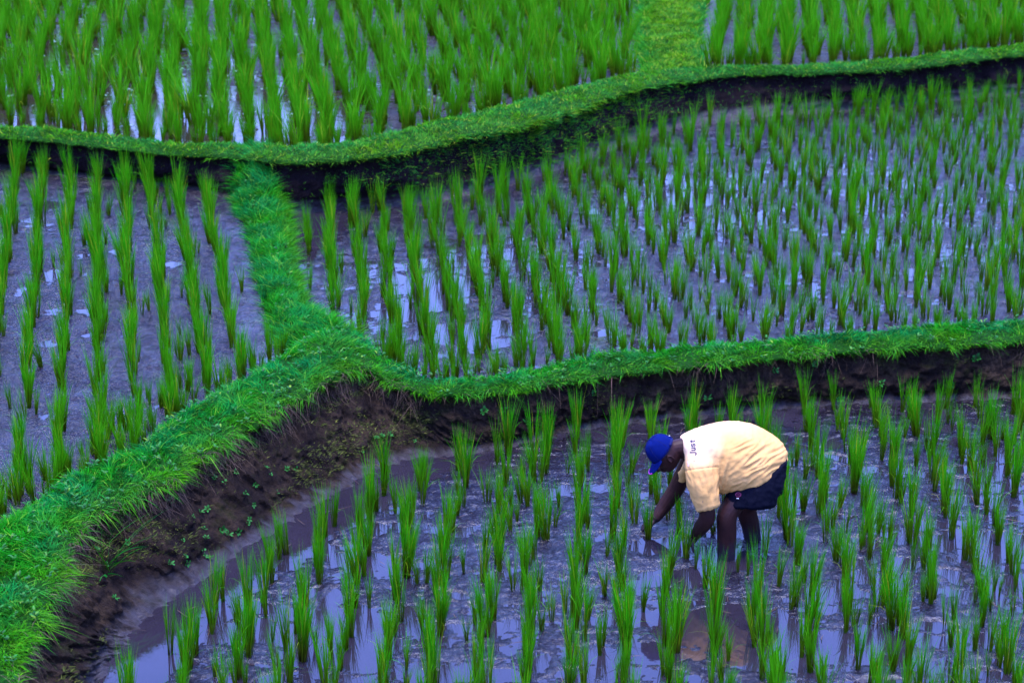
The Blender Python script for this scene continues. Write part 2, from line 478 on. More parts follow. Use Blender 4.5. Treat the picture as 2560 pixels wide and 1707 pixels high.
G1, z1, v1, u1, n1 = bund_wall(B1_back, B1_lip, B1_base, 0.025, 14, 34, 1.0, wall_amp=0.048)
wet1 = np.zeros(G1.shape[:2])
leftness = np.clip((6.2 - u1) / 2.0, 0, 1)[:, None]
hh = G1[:, :, 2]
wet1 = np.clip(1 - (hh - 0.015) / np.maximum(0.02, 0.03 + 0.08 * leftness + 0.05 * fbm(u1 * 9, u1 * 0, 3)[:, None]), 0, 1) * np.clip(0.75 + 0.7 * fbm(G1[:, :, 0] * 14, G1[:, :, 1] * 14, 3), 0, 1) * (z1 >= 2)[None, :]
near_bank = grid_mesh('earth_bank', G1, M_SOIL, {'wet': wet1.ravel(), 'turf': np.repeat(((z1 == 1) | ((z1 == 2) & (v1 < 0.06)))[None] * 1.0, G1.shape[0], 0).ravel()})
tag(near_bank, 'dark earth bank with grassy top curving above the flooded near paddy', 'earth bank', kind='structure')

G3, z3, v3, u3, n3 = bund_wall(B3_back, B3_lip, B3_base, 0.035, 10, 22, 5.0, wall_amp=0.035, top_amp=0.025)
wet3 = np.clip(1 - (G3[:, :, 2] - 0.42) / 0.06, 0, 1) * (z3 >= 2)[None, :]
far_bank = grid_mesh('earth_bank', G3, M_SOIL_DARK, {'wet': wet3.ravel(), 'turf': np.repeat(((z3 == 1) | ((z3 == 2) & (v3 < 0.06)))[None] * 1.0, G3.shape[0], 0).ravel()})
tag(far_bank, 'long dark earth bank below the uppermost rice terraces', 'earth bank', kind='structure')

def bund_low(Lf, Rt, zt, zl, zr, step, nv, seed):
    C, us = catmull(np.hstack([Lf, Rt, zt[:, None]]), [max(3, int(np.linalg.norm(d) / step)) for d in np.diff(Lf, axis=0)])
    Lf, Rt, z = C[:, :3], C[:, 3:6], C[:, 6]
    s = np.concatenate([[0], np.cumsum(np.linalg.norm(np.diff(Lf, axis=0), axis=1))])
    rows = []; vv = []
    for k in range(-1, nv + 2):
        t = k / nv
        p = lerp(Lf, Rt, t)
        base = zl + (zr - zl) * np.clip(t, 0, 1)
        prof = max(0.0, 1 - abs(2 * t - 1) ** 3.0) if 0 <= t <= 1 else -0.5
        p[:, 2] = base + (z - base) * prof if 0 <= t <= 1 else base - 0.06
        rows.append(p); vv.append(t)
    G = np.stack(rows, 1); vv = np.array(vv)
    S = np.repeat(s[:, None], G.shape[1], 1)
    G[:, :, 2] += np.where((vv > 0) & (vv < 1), 0.03, 0)[None] * fbm(S * 3 + seed, vv[None] * 2, 3)
    return G, vv, us

G2, v2, u2 = bund_low(B2_l, B2_r, b2[:, 4], Z_L, Z_M, 0.04, 14, 3.0)
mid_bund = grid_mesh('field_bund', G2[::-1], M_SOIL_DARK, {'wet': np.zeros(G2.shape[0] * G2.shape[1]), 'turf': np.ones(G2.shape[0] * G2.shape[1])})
tag(mid_bund, 'low grassy bund dividing the two middle paddies', 'bund', kind='structure')
G4, v4, u4 = bund_low(B4_l, B4_r, b4[:, 4], Z_T, Z_TR, 0.08, 12, 8.0)
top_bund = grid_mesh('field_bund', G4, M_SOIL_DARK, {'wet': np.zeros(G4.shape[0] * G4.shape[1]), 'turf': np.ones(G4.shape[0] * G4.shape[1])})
tag(top_bund, 'broad grassy bund running between the two uppermost paddies', 'bund', kind='structure')

# ------------------------------------------------------------------ paddies: mud relief and water
def inside(P, poly):
    x, y = P[:, 0], P[:, 1]
    c = np.zeros(len(P), bool)
    j = len(poly) - 1
    for i in range(len(poly)):
        xi, yi = poly[i][:2]; xj, yj = poly[j][:2]
        if yi != yj:
            c ^= ((yi > y) != (yj > y)) & (x < (xj - xi) * (y - yi) / (yj - yi) + xi)
        j = i
    return c

def dist_line(P, line):
    d = np.full(len(P), 1e9)
    for a, b in zip(line[:-1], line[1:]):
        a = np.asarray(a[:2]); b = np.asarray(b[:2])
        ab = b - a; L2 = (ab ** 2).sum() + 1e-12
        t = np.clip(((P[:, :2] - a) @ ab) / L2, 0, 1)
        d = np.minimum(d, np.linalg.norm(P[:, :2] - (a + t[:, None] * ab), axis=1))
    return d

c1 = catmull(np.hstack([B1_lip, B1_back, B1_base]), [6] * (len(b1) - 1))[0]
L1, K1, S1 = c1[:, :3], c1[:, 3:6], c1[:, 6:9]
c3 = catmull(np.hstack([B3_lip, B3_back, B3_base]), [6] * (len(b3) - 1))[0]
L3, K3, S3 = c3[:, :3], c3[:, 3:6], c3[:, 6:9]
iL1 = 6 * 10; iM1 = 6 * 11
mid1 = lerp(K1, L1, 0.5)
mid2 = lerp(B2_l, B2_r, 0.5)
mid4 = lerp(B4_l, B4_r, 0.5)
mid3 = lerp(K3, L3, 0.5)
xy = lambda A: [tuple(p[:2]) for p in A]

poly_N = xy(L1) + [(9.5, 8.3), (-4.8, 8.3)]
poly_L = xy(mid1[:iL1 + 1]) + xy(mid2[::-1]) + xy(L3[:6 * 6][::-1])
poly_M = xy(mid1[iM1:]) + [(12, 24.5)] + xy(L3[6 * 6:][::-1]) + xy(mid2)
poly_T = xy(mid3[:6 * 14]) + xy(mid4) + [(mid4[-1][0], 60), (-14, 60), (-14, 20)]
poly_TR = xy(mid3[6 * 15:]) + [(14, 60)] + xy(mid4[::-1])

def paddy(name, poly, level, step, ext, mat, hfun, label, wmat, wlabel, wname='paddy_water'):
    x0, x1, y0, y1 = ext
    xs = np.arange(x0, x1, step); ys = np.arange(y0, y1, step)
    X, Y = np.meshgrid(xs, ys)
    P = np.stack([X.ravel(), Y.ravel()], -1)
    ok = inside(P, poly).reshape(X.shape)
    Z = level + hfun(X, Y)
    idx = np.full(X.shape, -1); 
    cell = ok[:-1, :-1] & ok[1:, :-1] & ok[:-1, 1:] & ok[1:, 1:]
    use = np.zeros(X.shape, bool)
    use[:-1, :-1] |= cell; use[1:, :-1] |= cell; use[:-1, 1:] |= cell; use[1:, 1:] |= cell
    idx[use] = np.arange(use.sum())
    F = np.stack([idx[:-1, :-1], idx[:-1, 1:], idx[1:, 1:], idx[1:, :-1]], -1)[cell]
    V = np.stack([X[use], Y[use], Z[use]], -1)
    o = obj_np(name, V, [F], mat)
    tag(o, label, kind='structure')
    st = 0.09                                            # the water lies level, its edges run in under the bunds
    xs = np.arange(x0, x1, st); ys = np.arange(y0, y1, st)
    X, Y = np.meshgrid(xs, ys)
    ok = inside(np.stack([X.ravel(), Y.ravel()], -1), poly).reshape(X.shape)
    cell = ok[:-1, :-1] & ok[1:, :-1] & ok[:-1, 1:] & ok[1:, 1:]
    idx = np.arange(X.size).reshape(X.shape)
    F = np.stack([idx[:-1, :-1], idx[:-1, 1:], idx[1:, 1:], idx[1:, :-1]], -1)[cell]
    uq, inv = np.unique(F, return_inverse=True)
    V = np.stack([X.ravel()[uq], Y.ravel()[uq], np.full(len(uq), level)], -1)
    me = mesh_np(wname, V, [inv.reshape(F.shape)], wmat)
    w = link(bpy.data.objects.new(wname, me))
    tag(w, wlabel, kind='structure')
    return o

def spots(X, Y, level, lst):
    s = 0
    for px, py, rx, ry, a in lst:
        c = at_z(px, py, level)
        s = s + a * np.exp(-((X - c[0]) / rx) ** 2 - ((Y - c[1]) / ry) ** 2)
    return s

def lumps(X, Y, a1, a2, a3, seed=0.0):
    warp = 0.25 * perlin(X * 2.1 + seed, Y * 2.1)
    r = 1 - np.abs(perlin(X * 5.5 + warp * 3 + seed, Y * 8.0 - warp * 2)) * 2
    return (a1 * fbm(X * 1.3 + seed, Y * 2.0 - seed, 3) + a2 * (fbm(X * 6 + warp * 4, Y * 9 + seed, 3))
            + a3 * fbm(X * 20 + seed, Y * 26, 2) + a2 * 0.35 * r)

plant_N = xy(S1) + [(9.5, 8.3), (-4.8, 8.3)]
plant_L = xy(K1[:iL1 + 1]) + xy(B2_l[::-1]) + xy(S3[:6 * 6][::-1])
plant_M = xy(K1[iM1:]) + [(12, 24.5)] + xy(S3[6 * 7:][::-1]) + xy(B2_r)
plant_T = xy(K3[:6 * 14]) + xy(B4_l) + [(B4_l[-1][0], 60), (-14, 60), (-14, 20)]
plant_TR = xy(K3[6 * 15:]) + [(14, 60)] + xy(B4_r[::-1])
line_base1 = S1
_fr = np.random.default_rng(77)
def footprints(X, Y, ext, n, depth):
    h = np.zeros_like(X)
    for k in range(n):
        cx, cy_ = _fr.uniform(ext[0], ext[1]), _fr.uniform(ext[2], ext[3]); a = _fr.uniform(0, 3.14)
        sel = (np.abs(X - cx) < .35) & (np.abs(Y - cy_) < .35)
        dx, dy = X[sel] - cx, Y[sel] - cy_
        u = dx * math.cos(a) + dy * math.sin(a); v = -dx * math.sin(a) + dy * math.cos(a)
        r = np.hypot(u / .13, v / _fr.uniform(.05, .08)) + 0.25 * perlin(X[sel] * 9, Y[sel] * 9)
        h[sel] += depth * (-np.exp(-(r / .9) ** 4) + 0.55 * np.exp(-((r - 1.35) / .35) ** 2))
    return h
def h_near(X, Y):
    h = 0.0025 + lumps(X, Y, 0.011, 0.0075, 0.0060, 2.0)
    h += spots(X, Y, 0, [(1500, 1640, .45, .14, -.022), (1560, 1545, .42, .12, -.018), (1150, 1560, .5, .10, -.012), (820, 1600, .5, .3, -.02),
                         (1840, 1560, .35, .35, -.022), (1250, 1690, .8, .08, -.012), (2020, 1640, .5, .15, -.02), (2330, 1480, .7, .25, -.010),
                         (2300, 1600, .9, .1, -.014), (2450, 1330, .5, .4, -.008), (1700, 1440, .25, .14, -.02), (1820, 1400, .2, .15, -.02),
                         (1640, 1370, .16, .1, -.02), (980, 1420, .4, .2, -.007), (1130, 1330, .3, .1, -.012), (1900, 1340, .2, .1, -.012),
                         (1500, 1400, .5, .25, .012), (1640, 1320, .3, .12, .014), (1330, 1350, .4, .2, .008), (1950, 1500, .3, .2, .008), (2050, 1350, .5, .2, .006),
                         (1500, 1500, .3, .12, .008)])
    h += footprints(X, Y, (-2.5, 4.2, 9.6, 14.5), 60, 0.014)
    P = np.stack([X.ravel(), Y.ravel()], -1)
    d = dist_line(P, line_base1[::3]).reshape(X.shape)
    strip = np.clip(1 - d / 0.46, 0, 1)
    h -= 0.035 * strip ** 0.6 * np.clip((0.1 - X) / 1.0, 0.18, 1)
    # a raised mud ridge and rings stirred up round the working hands
    for px, py, r0 in ((1590, 1335, .14), (1690, 1390, .12), (1830, 1400, .18)):
        c = at_z(px, py, 0.0)
        rr = np.hypot(X - c[0], Y - c[1])
        h += 0.010 * np.exp(-((rr - r0) / 0.025) ** 2) * (0.6 + 0.8 * perlin(X * 5, Y * 5))
    for px, py in ((1300, 1400),):
        c = at_z(px, py, 0.0); rr = np.hypot(X - c[0], Y - c[1])
        h += 0.0035 * np.cos(rr * 2 * np.pi / 0.055) * np.exp(-(rr / 0.17) ** 2)
    return h

def h_left(X, Y):
    h = 0.013 + lumps(X, Y, 0.010, 0.008, 0.011, 12.0)
    h += footprints(X, Y, (-5, -1.2, 13, 19.5), 45, 0.016)
    h += spots(X, Y, Z_L, [(130, 690, .10, .18, -.03), (130, 780, .08, .1, -.03), (290, 630, .1, .1, -.03), (215, 780, .08, .08, -.03), (205, 840, .1, .08, -.03),
                           (120, 860, .08, .1, -.03), (430, 660, .12, .1, -.03), (210, 640, .09, .07, -.03), (110, 520, .14, .3, -.024), (50, 730, .06, .15, -.03),
                           (120, 1040, .15, .1, -.012), (60, 560, .3, .2, -.012), (690, 895, .10, .10, -.04)])
    return h

def h_mid(X, Y):
    h = 0.005 + lumps(X, Y, 0.012, 0.008, 0.010, 22.0)
    h += spots(X, Y, Z_M, [(1100, 730, .35, .5, -.026), (1010, 790, .2, .3, -.02), (1190, 830, .3, .3, -.018), (770, 620, .10, .5, -.03), (1250, 640, .6, .6, -.014),
                           (1650, 480, .8, .7, -.012), (1800, 560, .6, .4, -.012), (2100, 430, 1.0, .6, -.006), (2350, 620, .6, .5, -.004), (2200, 330, 1.2, .6, .006),
                           (1450, 820, .6, .2, -.010), (850, 560, .2, .3, -.012), (2450, 400, .7, .8, .006)])
    h += footprints(X, Y, (-2, 7, 14, 23.5), 130, 0.016)
    P = np.stack([X.ravel(), Y.ravel()], -1)
    d = dist_line(P, S3[36::3]).reshape(X.shape)
    h -= 0.03 * np.clip(1 - d / 0.3, 0, 1) * np.clip((3.0 - X) / 3, 0, 1)
    return h

def h_top(X, Y):
    return 0.004 + lumps(X, Y, 0.012, 0.007, 0.004, 31.0) + spots(X, Y, Z_T, [(40, 240, 1.3, 2.4, -.03), (420, 290, 1.6, 1.3, -.028), (250, 150, .8, 1.2, -.012), (620, 330, .8, .4, -.02), (2000, 60, 4, 3, .02)])

paddy('mud', poly_N, Z_N, 0.017, (-4.6, 5.2, 8.6, 15.1), M_MUD_NEAR, h_near, 'wet lumpy mud of the near paddy',
      M_WATER, 'murky shallow water of the near paddy')
paddy('mud', poly_L, Z_L, 0.024, (-6.5, -0.9, 10.4, 20.6), M_MUD_L, h_left, 'grey wet mud of the middle paddy beside the curving bank',
      M_WATER, 'small puddles of water in the paddy beside the curving bank')
paddy('mud', poly_M, Z_M, 0.028, (-2.6, 8.2, 13.6, 25.0), M_MUD_M, h_mid, 'wet violet grey mud of the wide middle paddy',
      M_WATER, 'shallow water over the mud of the wide middle paddy')
paddy('mud', poly_T, Z_T, 0.06, (-9, 4.0, 18.5, 36), M_MUD_T, h_top, 'mud lying under water in the large uppermost paddy',
      M_WATER_T, 'rippled shallow water of the large uppermost paddy')
paddy('mud', poly_TR, Z_TR, 0.07, (1, 11.5, 20, 40), M_MUD_T, h_top, 'mud lying under water in the smaller uppermost paddy',
      M_WATER_T, 'shallow water of the smaller uppermost paddy beyond the bund')

# ground sheet below everything, out to the horizon
me = bpy.data.meshes.new('ground')
s_ = 900
me.from_pydata([(-s_, -s_, -.35), (s_, -s_, -.35), (s_, s_, -.35), (-s_, s_, -.35)], [], [(0, 1, 2, 3)])
me.materials.append(plain('ground_soil', (0.05, 0.07, 0.03), 0.9, 0.4, 0.5))
tag(link(bpy.data.objects.new('ground', me)), 'green brown farmland stretching away around the terraces', kind='structure')

# ------------------------------------------------------------------ blades
def blades(pos, d, length, width, bend, side=None, segs=3, taper=1.4, t0=None, t1=None):
    """ribbons from pos along d with quadratic bend; returns V, [F4, F3], t"""
    n = len(pos)
    if side is None:
        a = rng.random(n) * 2 * np.pi
        side = np.stack([np.cos(a), np.sin(a), np.zeros(n)], -1)
    side = side - d * (side * d).sum(1, keepdims=True)
    side /= np.maximum(np.linalg.norm(side, axis=1, keepdims=True), 1e-6)
    m = 2 * segs + 1
    V = np.zeros((n, m, 3)); T = np.zeros((n, m))
    for k in range(segs + 1):
        t = k / segs
        c = pos + d * (length * t)[:, None] + bend * (length * t * t)[:, None]
        w = width * (0.6 + 0.4 * min(1, t * 3)) * (1 - t ** taper)
        if k < segs:
            V[:, 2 * k] = c - side * (w * 0.5)[:, None]
            V[:, 2 * k + 1] = c + side * (w * 0.5)[:, None]
            T[:, 2 * k] = T[:, 2 * k + 1] = t
        else:
            V[:, 2 * k] = c; T[:, 2 * k] = t
    base = (np.arange(n) * m)[:, None]
    q = np.concatenate([base + np.array([[2 * k, 2 * k + 1, 2 * k + 3, 2 * k + 2]]) for k in range(segs - 1)], 0) if segs > 1 else np.zeros((0, 4), int)
    tr = base + np.array([[2 * segs - 2, 2 * segs - 1, 2 * segs]])
    return V.reshape(-1, 3), [q, tr], T.ravel()

def unit(v): return v / np.maximum(np.linalg.norm(v, axis=-1, keepdims=True), 1e-9)

# ------------------------------------------------------------------ rice clumps
def rice_template(n_till, height, lean, seed, segs=4, far=False, spread=0.085):
    """one clump about `height` tall; returns leaf arrays and stem arrays"""
    r = np.random.default_rng(seed)
    a = r.random(n_till) * 2 * np.pi
    rad = 0.020 * np.sqrt(r.random(n_till))
    b = np.stack([np.cos(a) * rad, np.sin(a) * rad, np.full(n_till, -0.03)], -1)
    out = np.stack([np.cos(a), np.sin(a), np.zeros(n_till)], -1)
    td = unit(out * (0.02 + 0.055 * r.random((n_till, 1))) + np.array(lean)[None] + np.array([[0, 0, 1.0]]))
    P, D, Ln, W, Bn, Rn = [], [], [], [], [], []
    for i in range(n_till):
        for j in range(3 if not far else 2):
            h = height * (0.10 + 0.14 * j) * (0.8 + 0.4 * r.random())
            p = b[i] + td[i] * h
            aa = a[i] + r.normal() * 0.9
            o = np.array([math.cos(aa), math.sin(aa), 0])
            top = height * (0.62 + 0.42 * r.random())
            P.append(p); D.append(unit(td[i] + o * (0.02 + 0.10 * r.random())))
            Ln.append(max(0.08, top - h + 0.02)); W.append((0.0054 if not far else 0.0080) * (0.75 + 0.5 * r.random()))
            bent = 1.0 if r.random() < 0.06 else 0.0                     # now and then a leaf flops over
            Bn.append(o * (spread * (0.35 + 1.5 * r.random() ** 2.2) + bent * 0.35) + np.array([0, 0, -0.06 * r.random() - bent * (0.3 + 0.4 * r.random())]) + np.array(lean) * 0.3)
            Rn.append(r.random())
    P, D, Ln, W, Bn, Rn = map(np.array, (P, D, Ln, W, Bn, Rn))
    sa = r.random(len(P)) * 2 * np.pi
    side = np.stack([np.cos(sa), np.sin(sa), 0 * sa], -1)
    V, F, T = blades(P, D, Ln, W, Bn, side, segs)
    per = 2 * segs + 1
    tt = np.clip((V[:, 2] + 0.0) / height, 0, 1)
    leaf = (V, F, tt, np.repeat(Rn, per))
    # stems: three-sided tapered prisms
    SV, SF, ST, SR = [], [], [], []
    for i in range(n_till):
        hh = height * (0.34 + 0.1 * r.random()); k0 = len(SV)
        for q, (hz, rr) in enumerate(((0, 0.0036), (hh * 0.5, 0.0034), (hh, 0.0014))):
            for e in range(3):
                an = e * 2.094 + i
                p = b[i] + td[i] * hz + np.array([math.cos(an) * rr, math.sin(an) * rr, 0])
                SV.append(p); ST.append(max(0, p[2]) / (height * 0.42)); SR.append(r.random() * 0.1 + 0.85 * (i % 5) / 5)
        for q in range(2):
            for e in range(3):
                f = (e + 1) % 3
                SF.append([k0 + 3 * q + e, k0 + 3 * q + f, k0 + 3 * q + 3 + f, k0 + 3 * q + 3 + e])
    stem = (np.array(SV), [np.array(SF)], np.clip(ST, 0, 1), np.array(SR))
    return leaf, stem

H0 = 0.36
lean_set = [(0, 0, 0), (.06, 0, 0), (-.06, .02, 0), (.02, -.05, 0), (-.03, .05, 0), (0.12, .02, 0), (-.12, 0, 0), (0.0, .02, 0)]
TPL = []
for k in range(16):
    leaf, stem = rice_template([22, 15, 27, 9, 18, 24, 13, 29][k % 8], H0, lean_set[(k * 3) % 8], 100 + k, spread=[.07, .12, .05, .15, .09, .06, .18, .08][(k * 5) % 8])
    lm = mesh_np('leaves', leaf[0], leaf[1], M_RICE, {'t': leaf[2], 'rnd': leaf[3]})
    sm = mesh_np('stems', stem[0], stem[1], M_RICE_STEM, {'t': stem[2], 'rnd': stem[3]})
    TPL.append((lm, sm))
FAR_TPL = [rice_template([20, 14, 24, 11, 18, 17][k % 6], H0, [(0, 0, 0), (.08, 0, 0), (-.07, 0, 0), (0, .06, 0), (.14, 0, 0), (-.12, .02, 0)][k % 6], 300 + k, segs=3, far=True, spread=[.07, .13, .09, .16][k % 4]) for k in range(12)]

def rows_grid(origin, heading, rs, ss, nrow, ncol, jr, js):
    a = R(heading)
    dv = np.array([math.sin(a), math.cos(a)]); pv = np.array([math.cos(a), -math.sin(a)])
    I, J = np.meshgrid(np.arange(nrow[0], nrow[1]), np.arange(ncol[0], ncol[1]), indexing='ij')
    I = I.ravel(); J = J.ravel()
    shift = (np.sin(I * 12.9898) * 43758.5453) % 1.0
    P = (origin[None, :2] + pv[None] * (I * rs + rng.normal(0, jr, len(I)))[:, None]
         + dv[None] * ((J + shift) * ss + rng.normal(0, js, len(I)))[:, None])
    return P, I, J

plants = []                                            # x, y, z, size, width factor, paddy, row

def place(paddy_name, P, I, level, poly, lines, keep, size, wid, z_off=0.0):
    ok = inside(P, poly)
    for ln, md in lines:
        ok &= dist_line(P, ln) > md
    ok &= rng.random(len(P)) < keep(P)
    for p, i in zip(P[ok], I[ok]):
        sz = size(p) * (1 + 0.17 * rng.normal())
        plants.append([p[0], p[1], level, float(np.clip(sz, 0.2, 0.8)), wid * (0.55 + 0.9 * rng.random()), paddy_name, int(i)])

# near paddy
oN = at_z(1438, 1707, 0.0)
P, I, J = rows_grid(oN, 2.3, 0.282, 0.140, (-16, 24), (-8, 34), 0.030, 0.042)
farmer_px = [(1816, 1393, .17), (1883, 1347, .16), (1598, 1322, .17), (1705, 1384, .16), (1850, 1290, .12), (1760, 1340, .12), (1660, 1340, .12)]
traced = [(1621, 1349, .37, 'full rice clump that the farmer\'s far hand is gripping'), (1716, 1395, .40, 'rice clump held at its base by the farmer\'s near hand'),
          (1815, 1392, .33, 'thin rice clump standing in front of the farmer\'s near shin'), (1912, 1385, .34, 'rice clump beside the farmer\'s trailing far leg'),
          (1588, 1313, .42, 'tall rice clump rising under the visor of the blue cap'), (1698, 1334, .36, 'rice clump between the farmer\'s two arms'),
          (1739, 1422, .27, 'thin rice clump just below the farmer\'s near elbow'), (1843, 1432, .27, 'short dark rice clump between camera and the farmer\'s knees'),
          (1784, 1334, .30, 'rice clump showing between the near sleeve and the near knee'), (1671, 1300, .33, 'rice clump behind the farmer\'s reaching far forearm'),
          (1868, 1440, .28, 'leafy rice clump just below the farmer\'s far foot'), (1645, 1262, .30, 'rice clump behind the farmer\'s chin')]
tpts = np.array([at_z(t[0], t[1], 0.0)[:2] for t in traced])
fpts = [(at_z(a, b, 0.0)[:2], r) for a, b, r in farmer_px]
def keep_near(P):
    k = np.full(len(P), 0.94)
    d = dist_line(P, S1[::2])
    k = np.where((d < 0.27) & (P[:, 0] < -0.3), 0, k)
    qx, qy, _q = project(np.column_stack([P, np.zeros(len(P))]))
    k = np.where((qx > 1770) & (qx < 1915) & (qy > 1385) & (qy < 1492), 0, k)
    k = np.where((d < 0.5) & (P[:, 0] > 1.2), 0.72, k)
    k = np.where((P[:, 1] > 12.9) & (P[:, 0] < 1.0), 0.78, k)
    for c, r in fpts: k = np.where(np.linalg.norm(P - c, axis=1) < r, 0, k)
    for c in tpts: k = np.where(np.linalg.norm(P - c, axis=1) < 0.11, 0, k)
    return k
place('N', P, I, 0.0, plant_N, [(S1, 0.07)], keep_near, lambda p: 0.385 + 0.03 * perlin(p[0] * .8, p[1] * .8), 0.48)
n_grid_N = len(plants)
# left paddy
oL = at_z(326, 762, Z_L)
P, I, J = rows_grid(oL, -11.0, 0.262, 0.165, (-14, 7), (-26, 30), 0.018, 0.03)
Ppx = project(np.column_stack([P, np.full(len(P), Z_L)]))
place('L', P, I, Z_L, plant_L, [(K1[:iL1 + 8], 0.03), (B2_l, 0.12), (S3[:38], 0.05)], lambda P: np.where(P[:, 1] < 14.0, 0.95, 0.95),
      lambda p: 0.41 if p[1] > 14.5 else 0.37, 0.60)
# wide middle paddy
oM = at_z(905, 750, Z_M)
P, I, J = rows_grid(oM, -5.5, 0.245, 0.142, (-6, 39), (-24, 74), 0.035, 0.05)
place('M', P, I, Z_M, plant_M, [(K1[iM1 - 3:], 0.05), (B2_r, 0.10), (S3[38:], 0.05)], lambda P: np.where(P[:, 0] > 1.5, 0.86, 0.95),
      lambda p: 0.355 if p[0] > 0.5 else 0.40, 0.46)
# large uppermost paddy
oT = at_z(43, 305, Z_T)
P, I, J = rows_grid(oT, -8.0, 0.270, 0.150, (-17, 43), (-38, 92), 0.045, 0.05)
place('T', P, I, Z_T, plant_T, [(K3[:6 * 14], 0.04), (B4_l, 0.05)], lambda P: 0.88 + 0.25 * np.clip(fbm(P[:, 0] * .6, P[:, 1] * .5, 2), -.5, .4), lambda p: 0.48, 0.88)
# smaller uppermost paddy
oR = at_z(2026, 100, Z_TR)
P, I, J = rows_grid(oR, 7.5, 0.285, 0.135, (-8, 24), (-30, 84), 0.04, 0.05)
place('TR', P, I, Z_TR, plant_TR, [(K3[6 * 15:], 0.0), (B4_r, 0.02)], lambda P: np.full(len(P), 0.95), lambda p: 0.48, 0.88)

def edge_plants(name, line, level, poly, n, lo, hi, size):
    k = rng.integers(0, len(line) - 1, n); t = rng.random((n, 1))
    P = line[k, :2] * (1 - t) + line[k + 1, :2] * t + rng.normal(0, 1, (n, 2)) * hi
    d = dist_line(P, line)
    ok = inside(P, poly) & (d > lo) & (d < hi * 2)
    for p in P[ok]:
        plants.append([p[0], p[1], level, size * (0.6 + 0.6 * rng.random()), 0.4 + 0.6 * rng.random(), 'E', 0])
edge_plants('L', K1[:iL1], Z_L, plant_L, 300, 0.02, 0.22, 0.32)
edge_plants('M', K1[iM1:], Z_M, plant_M, 240, 0.02, 0.14, 0.28)
edge_plants('T', K3[:6 * 14], Z_T, plant_T, 260, 0.01, 0.14, 0.30)
edge_plants('TR', K3[6 * 15:], Z_TR, plant_TR, 200, 0.01, 0.14, 0.38)
for nm, (x0, x1, y0, y1), z, poly, n in (('N', (-2.5, 4.2, 9.8, 14.4), Z_N, plant_N, 260), ('M', (-2, 7, 14.2, 23.5), Z_M, plant_M, 330), ('L', (-5, -1.2, 13, 19.5), Z_L, plant_L, 110)):
    P = np.column_stack([rng.uniform(x0, x1, n), rng.uniform(y0, y1, n)])
    ok = inside(P, poly)
    if nm == 'N':
        ok &= dist_line(P, S1) > .3
        for c, r in fpts: ok &= np.linalg.norm(P - c, axis=1) > r + .08
        for c in tpts: ok &= np.linalg.norm(P - c, axis=1) > .12
    for p in P[ok]: plants.append([p[0], p[1], z, 0.20 + 0.16 * rng.random(), 0.3 + 0.4 * rng.random(), 'E', 0])

# keep the view of the farmer's legs and hands free of unplanned clumps
_pp = np.array([[p[0], p[1], p[2]] for p in plants]); _qx, _qy, _ = project(_pp)
_bad = (_pp[:, 2] == 0) & (((_qx > 1775) & (_qx < 1915) & (_qy > 1300) & (_qy < 1492)) | ((_qx > 1570) & (_qx < 1760) & (_qy > 1300) & (_qy < 1440)))
plants = [p for p, b in zip(plants, _bad) if not b]

# which clumps show largest
A = np.array([[p[0], p[1], p[2], p[3]] for p in plants])
bx, by, bd = project(A[:, :3])
tx, ty, td_ = project(A[:, :3] + np.stack([0 * A[:, 3], 0 * A[:, 3], A[:, 3]], -1))
vis_top = np.clip(ty, 0, 1707); vis_bot = np.clip(by, 0, 1707)
seen = (bx > -15) & (bx < 2575)
show = np.where(seen, np.maximum(vis_bot - vis_top, 0), 0) * np.array([p[4] for p in plants])
order = np.argsort(-show)
N_IND = 300 - len(traced)
chosen = [k for k in [k for k in order if plants[k][5] in 'NLM'][:N_IND] if show[k] > 0]
chosen_set = set(chosen)
ORD = ['zeroth', 'first', 'second', 'third', 'fourth', 'fifth', 'sixth', 'seventh', 'eighth', 'ninth', 'tenth', 'eleventh', 'twelfth', 'thirteenth',
       'fourteenth', 'fifteenth', 'sixteenth', 'seventeenth', 'eighteenth', 'nineteenth', 'twentieth', 'twenty-first', 'twenty-second', 'twenty-third', 'twenty-fourth', 'twenty-fifth', 'twenty-sixth', 'twenty-seventh', 'twenty-eighth',
       'twenty-ninth', 'thirtieth', 'thirty-first', 'thirty-second', 'thirty-third', 'thirty-fourth', 'thirty-fifth', 'thirty-sixth', 'thirty-seventh', 'thirty-eighth', 'thirty-ninth', 'fortieth']

def make_rice(x, y, z, size, wid, k, label, group):
    t = empty('rice_plant', (x, y, z), rng.random() * 6.28)
    s = size / H0
    t.scale = (s * wid ** 0.5, s * wid ** 0.5, s)
    lm, sm = TPL[k % len(TPL)]
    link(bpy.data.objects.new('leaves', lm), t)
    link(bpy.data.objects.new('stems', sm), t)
    tag(t, label, 'rice plant', group)
    return t

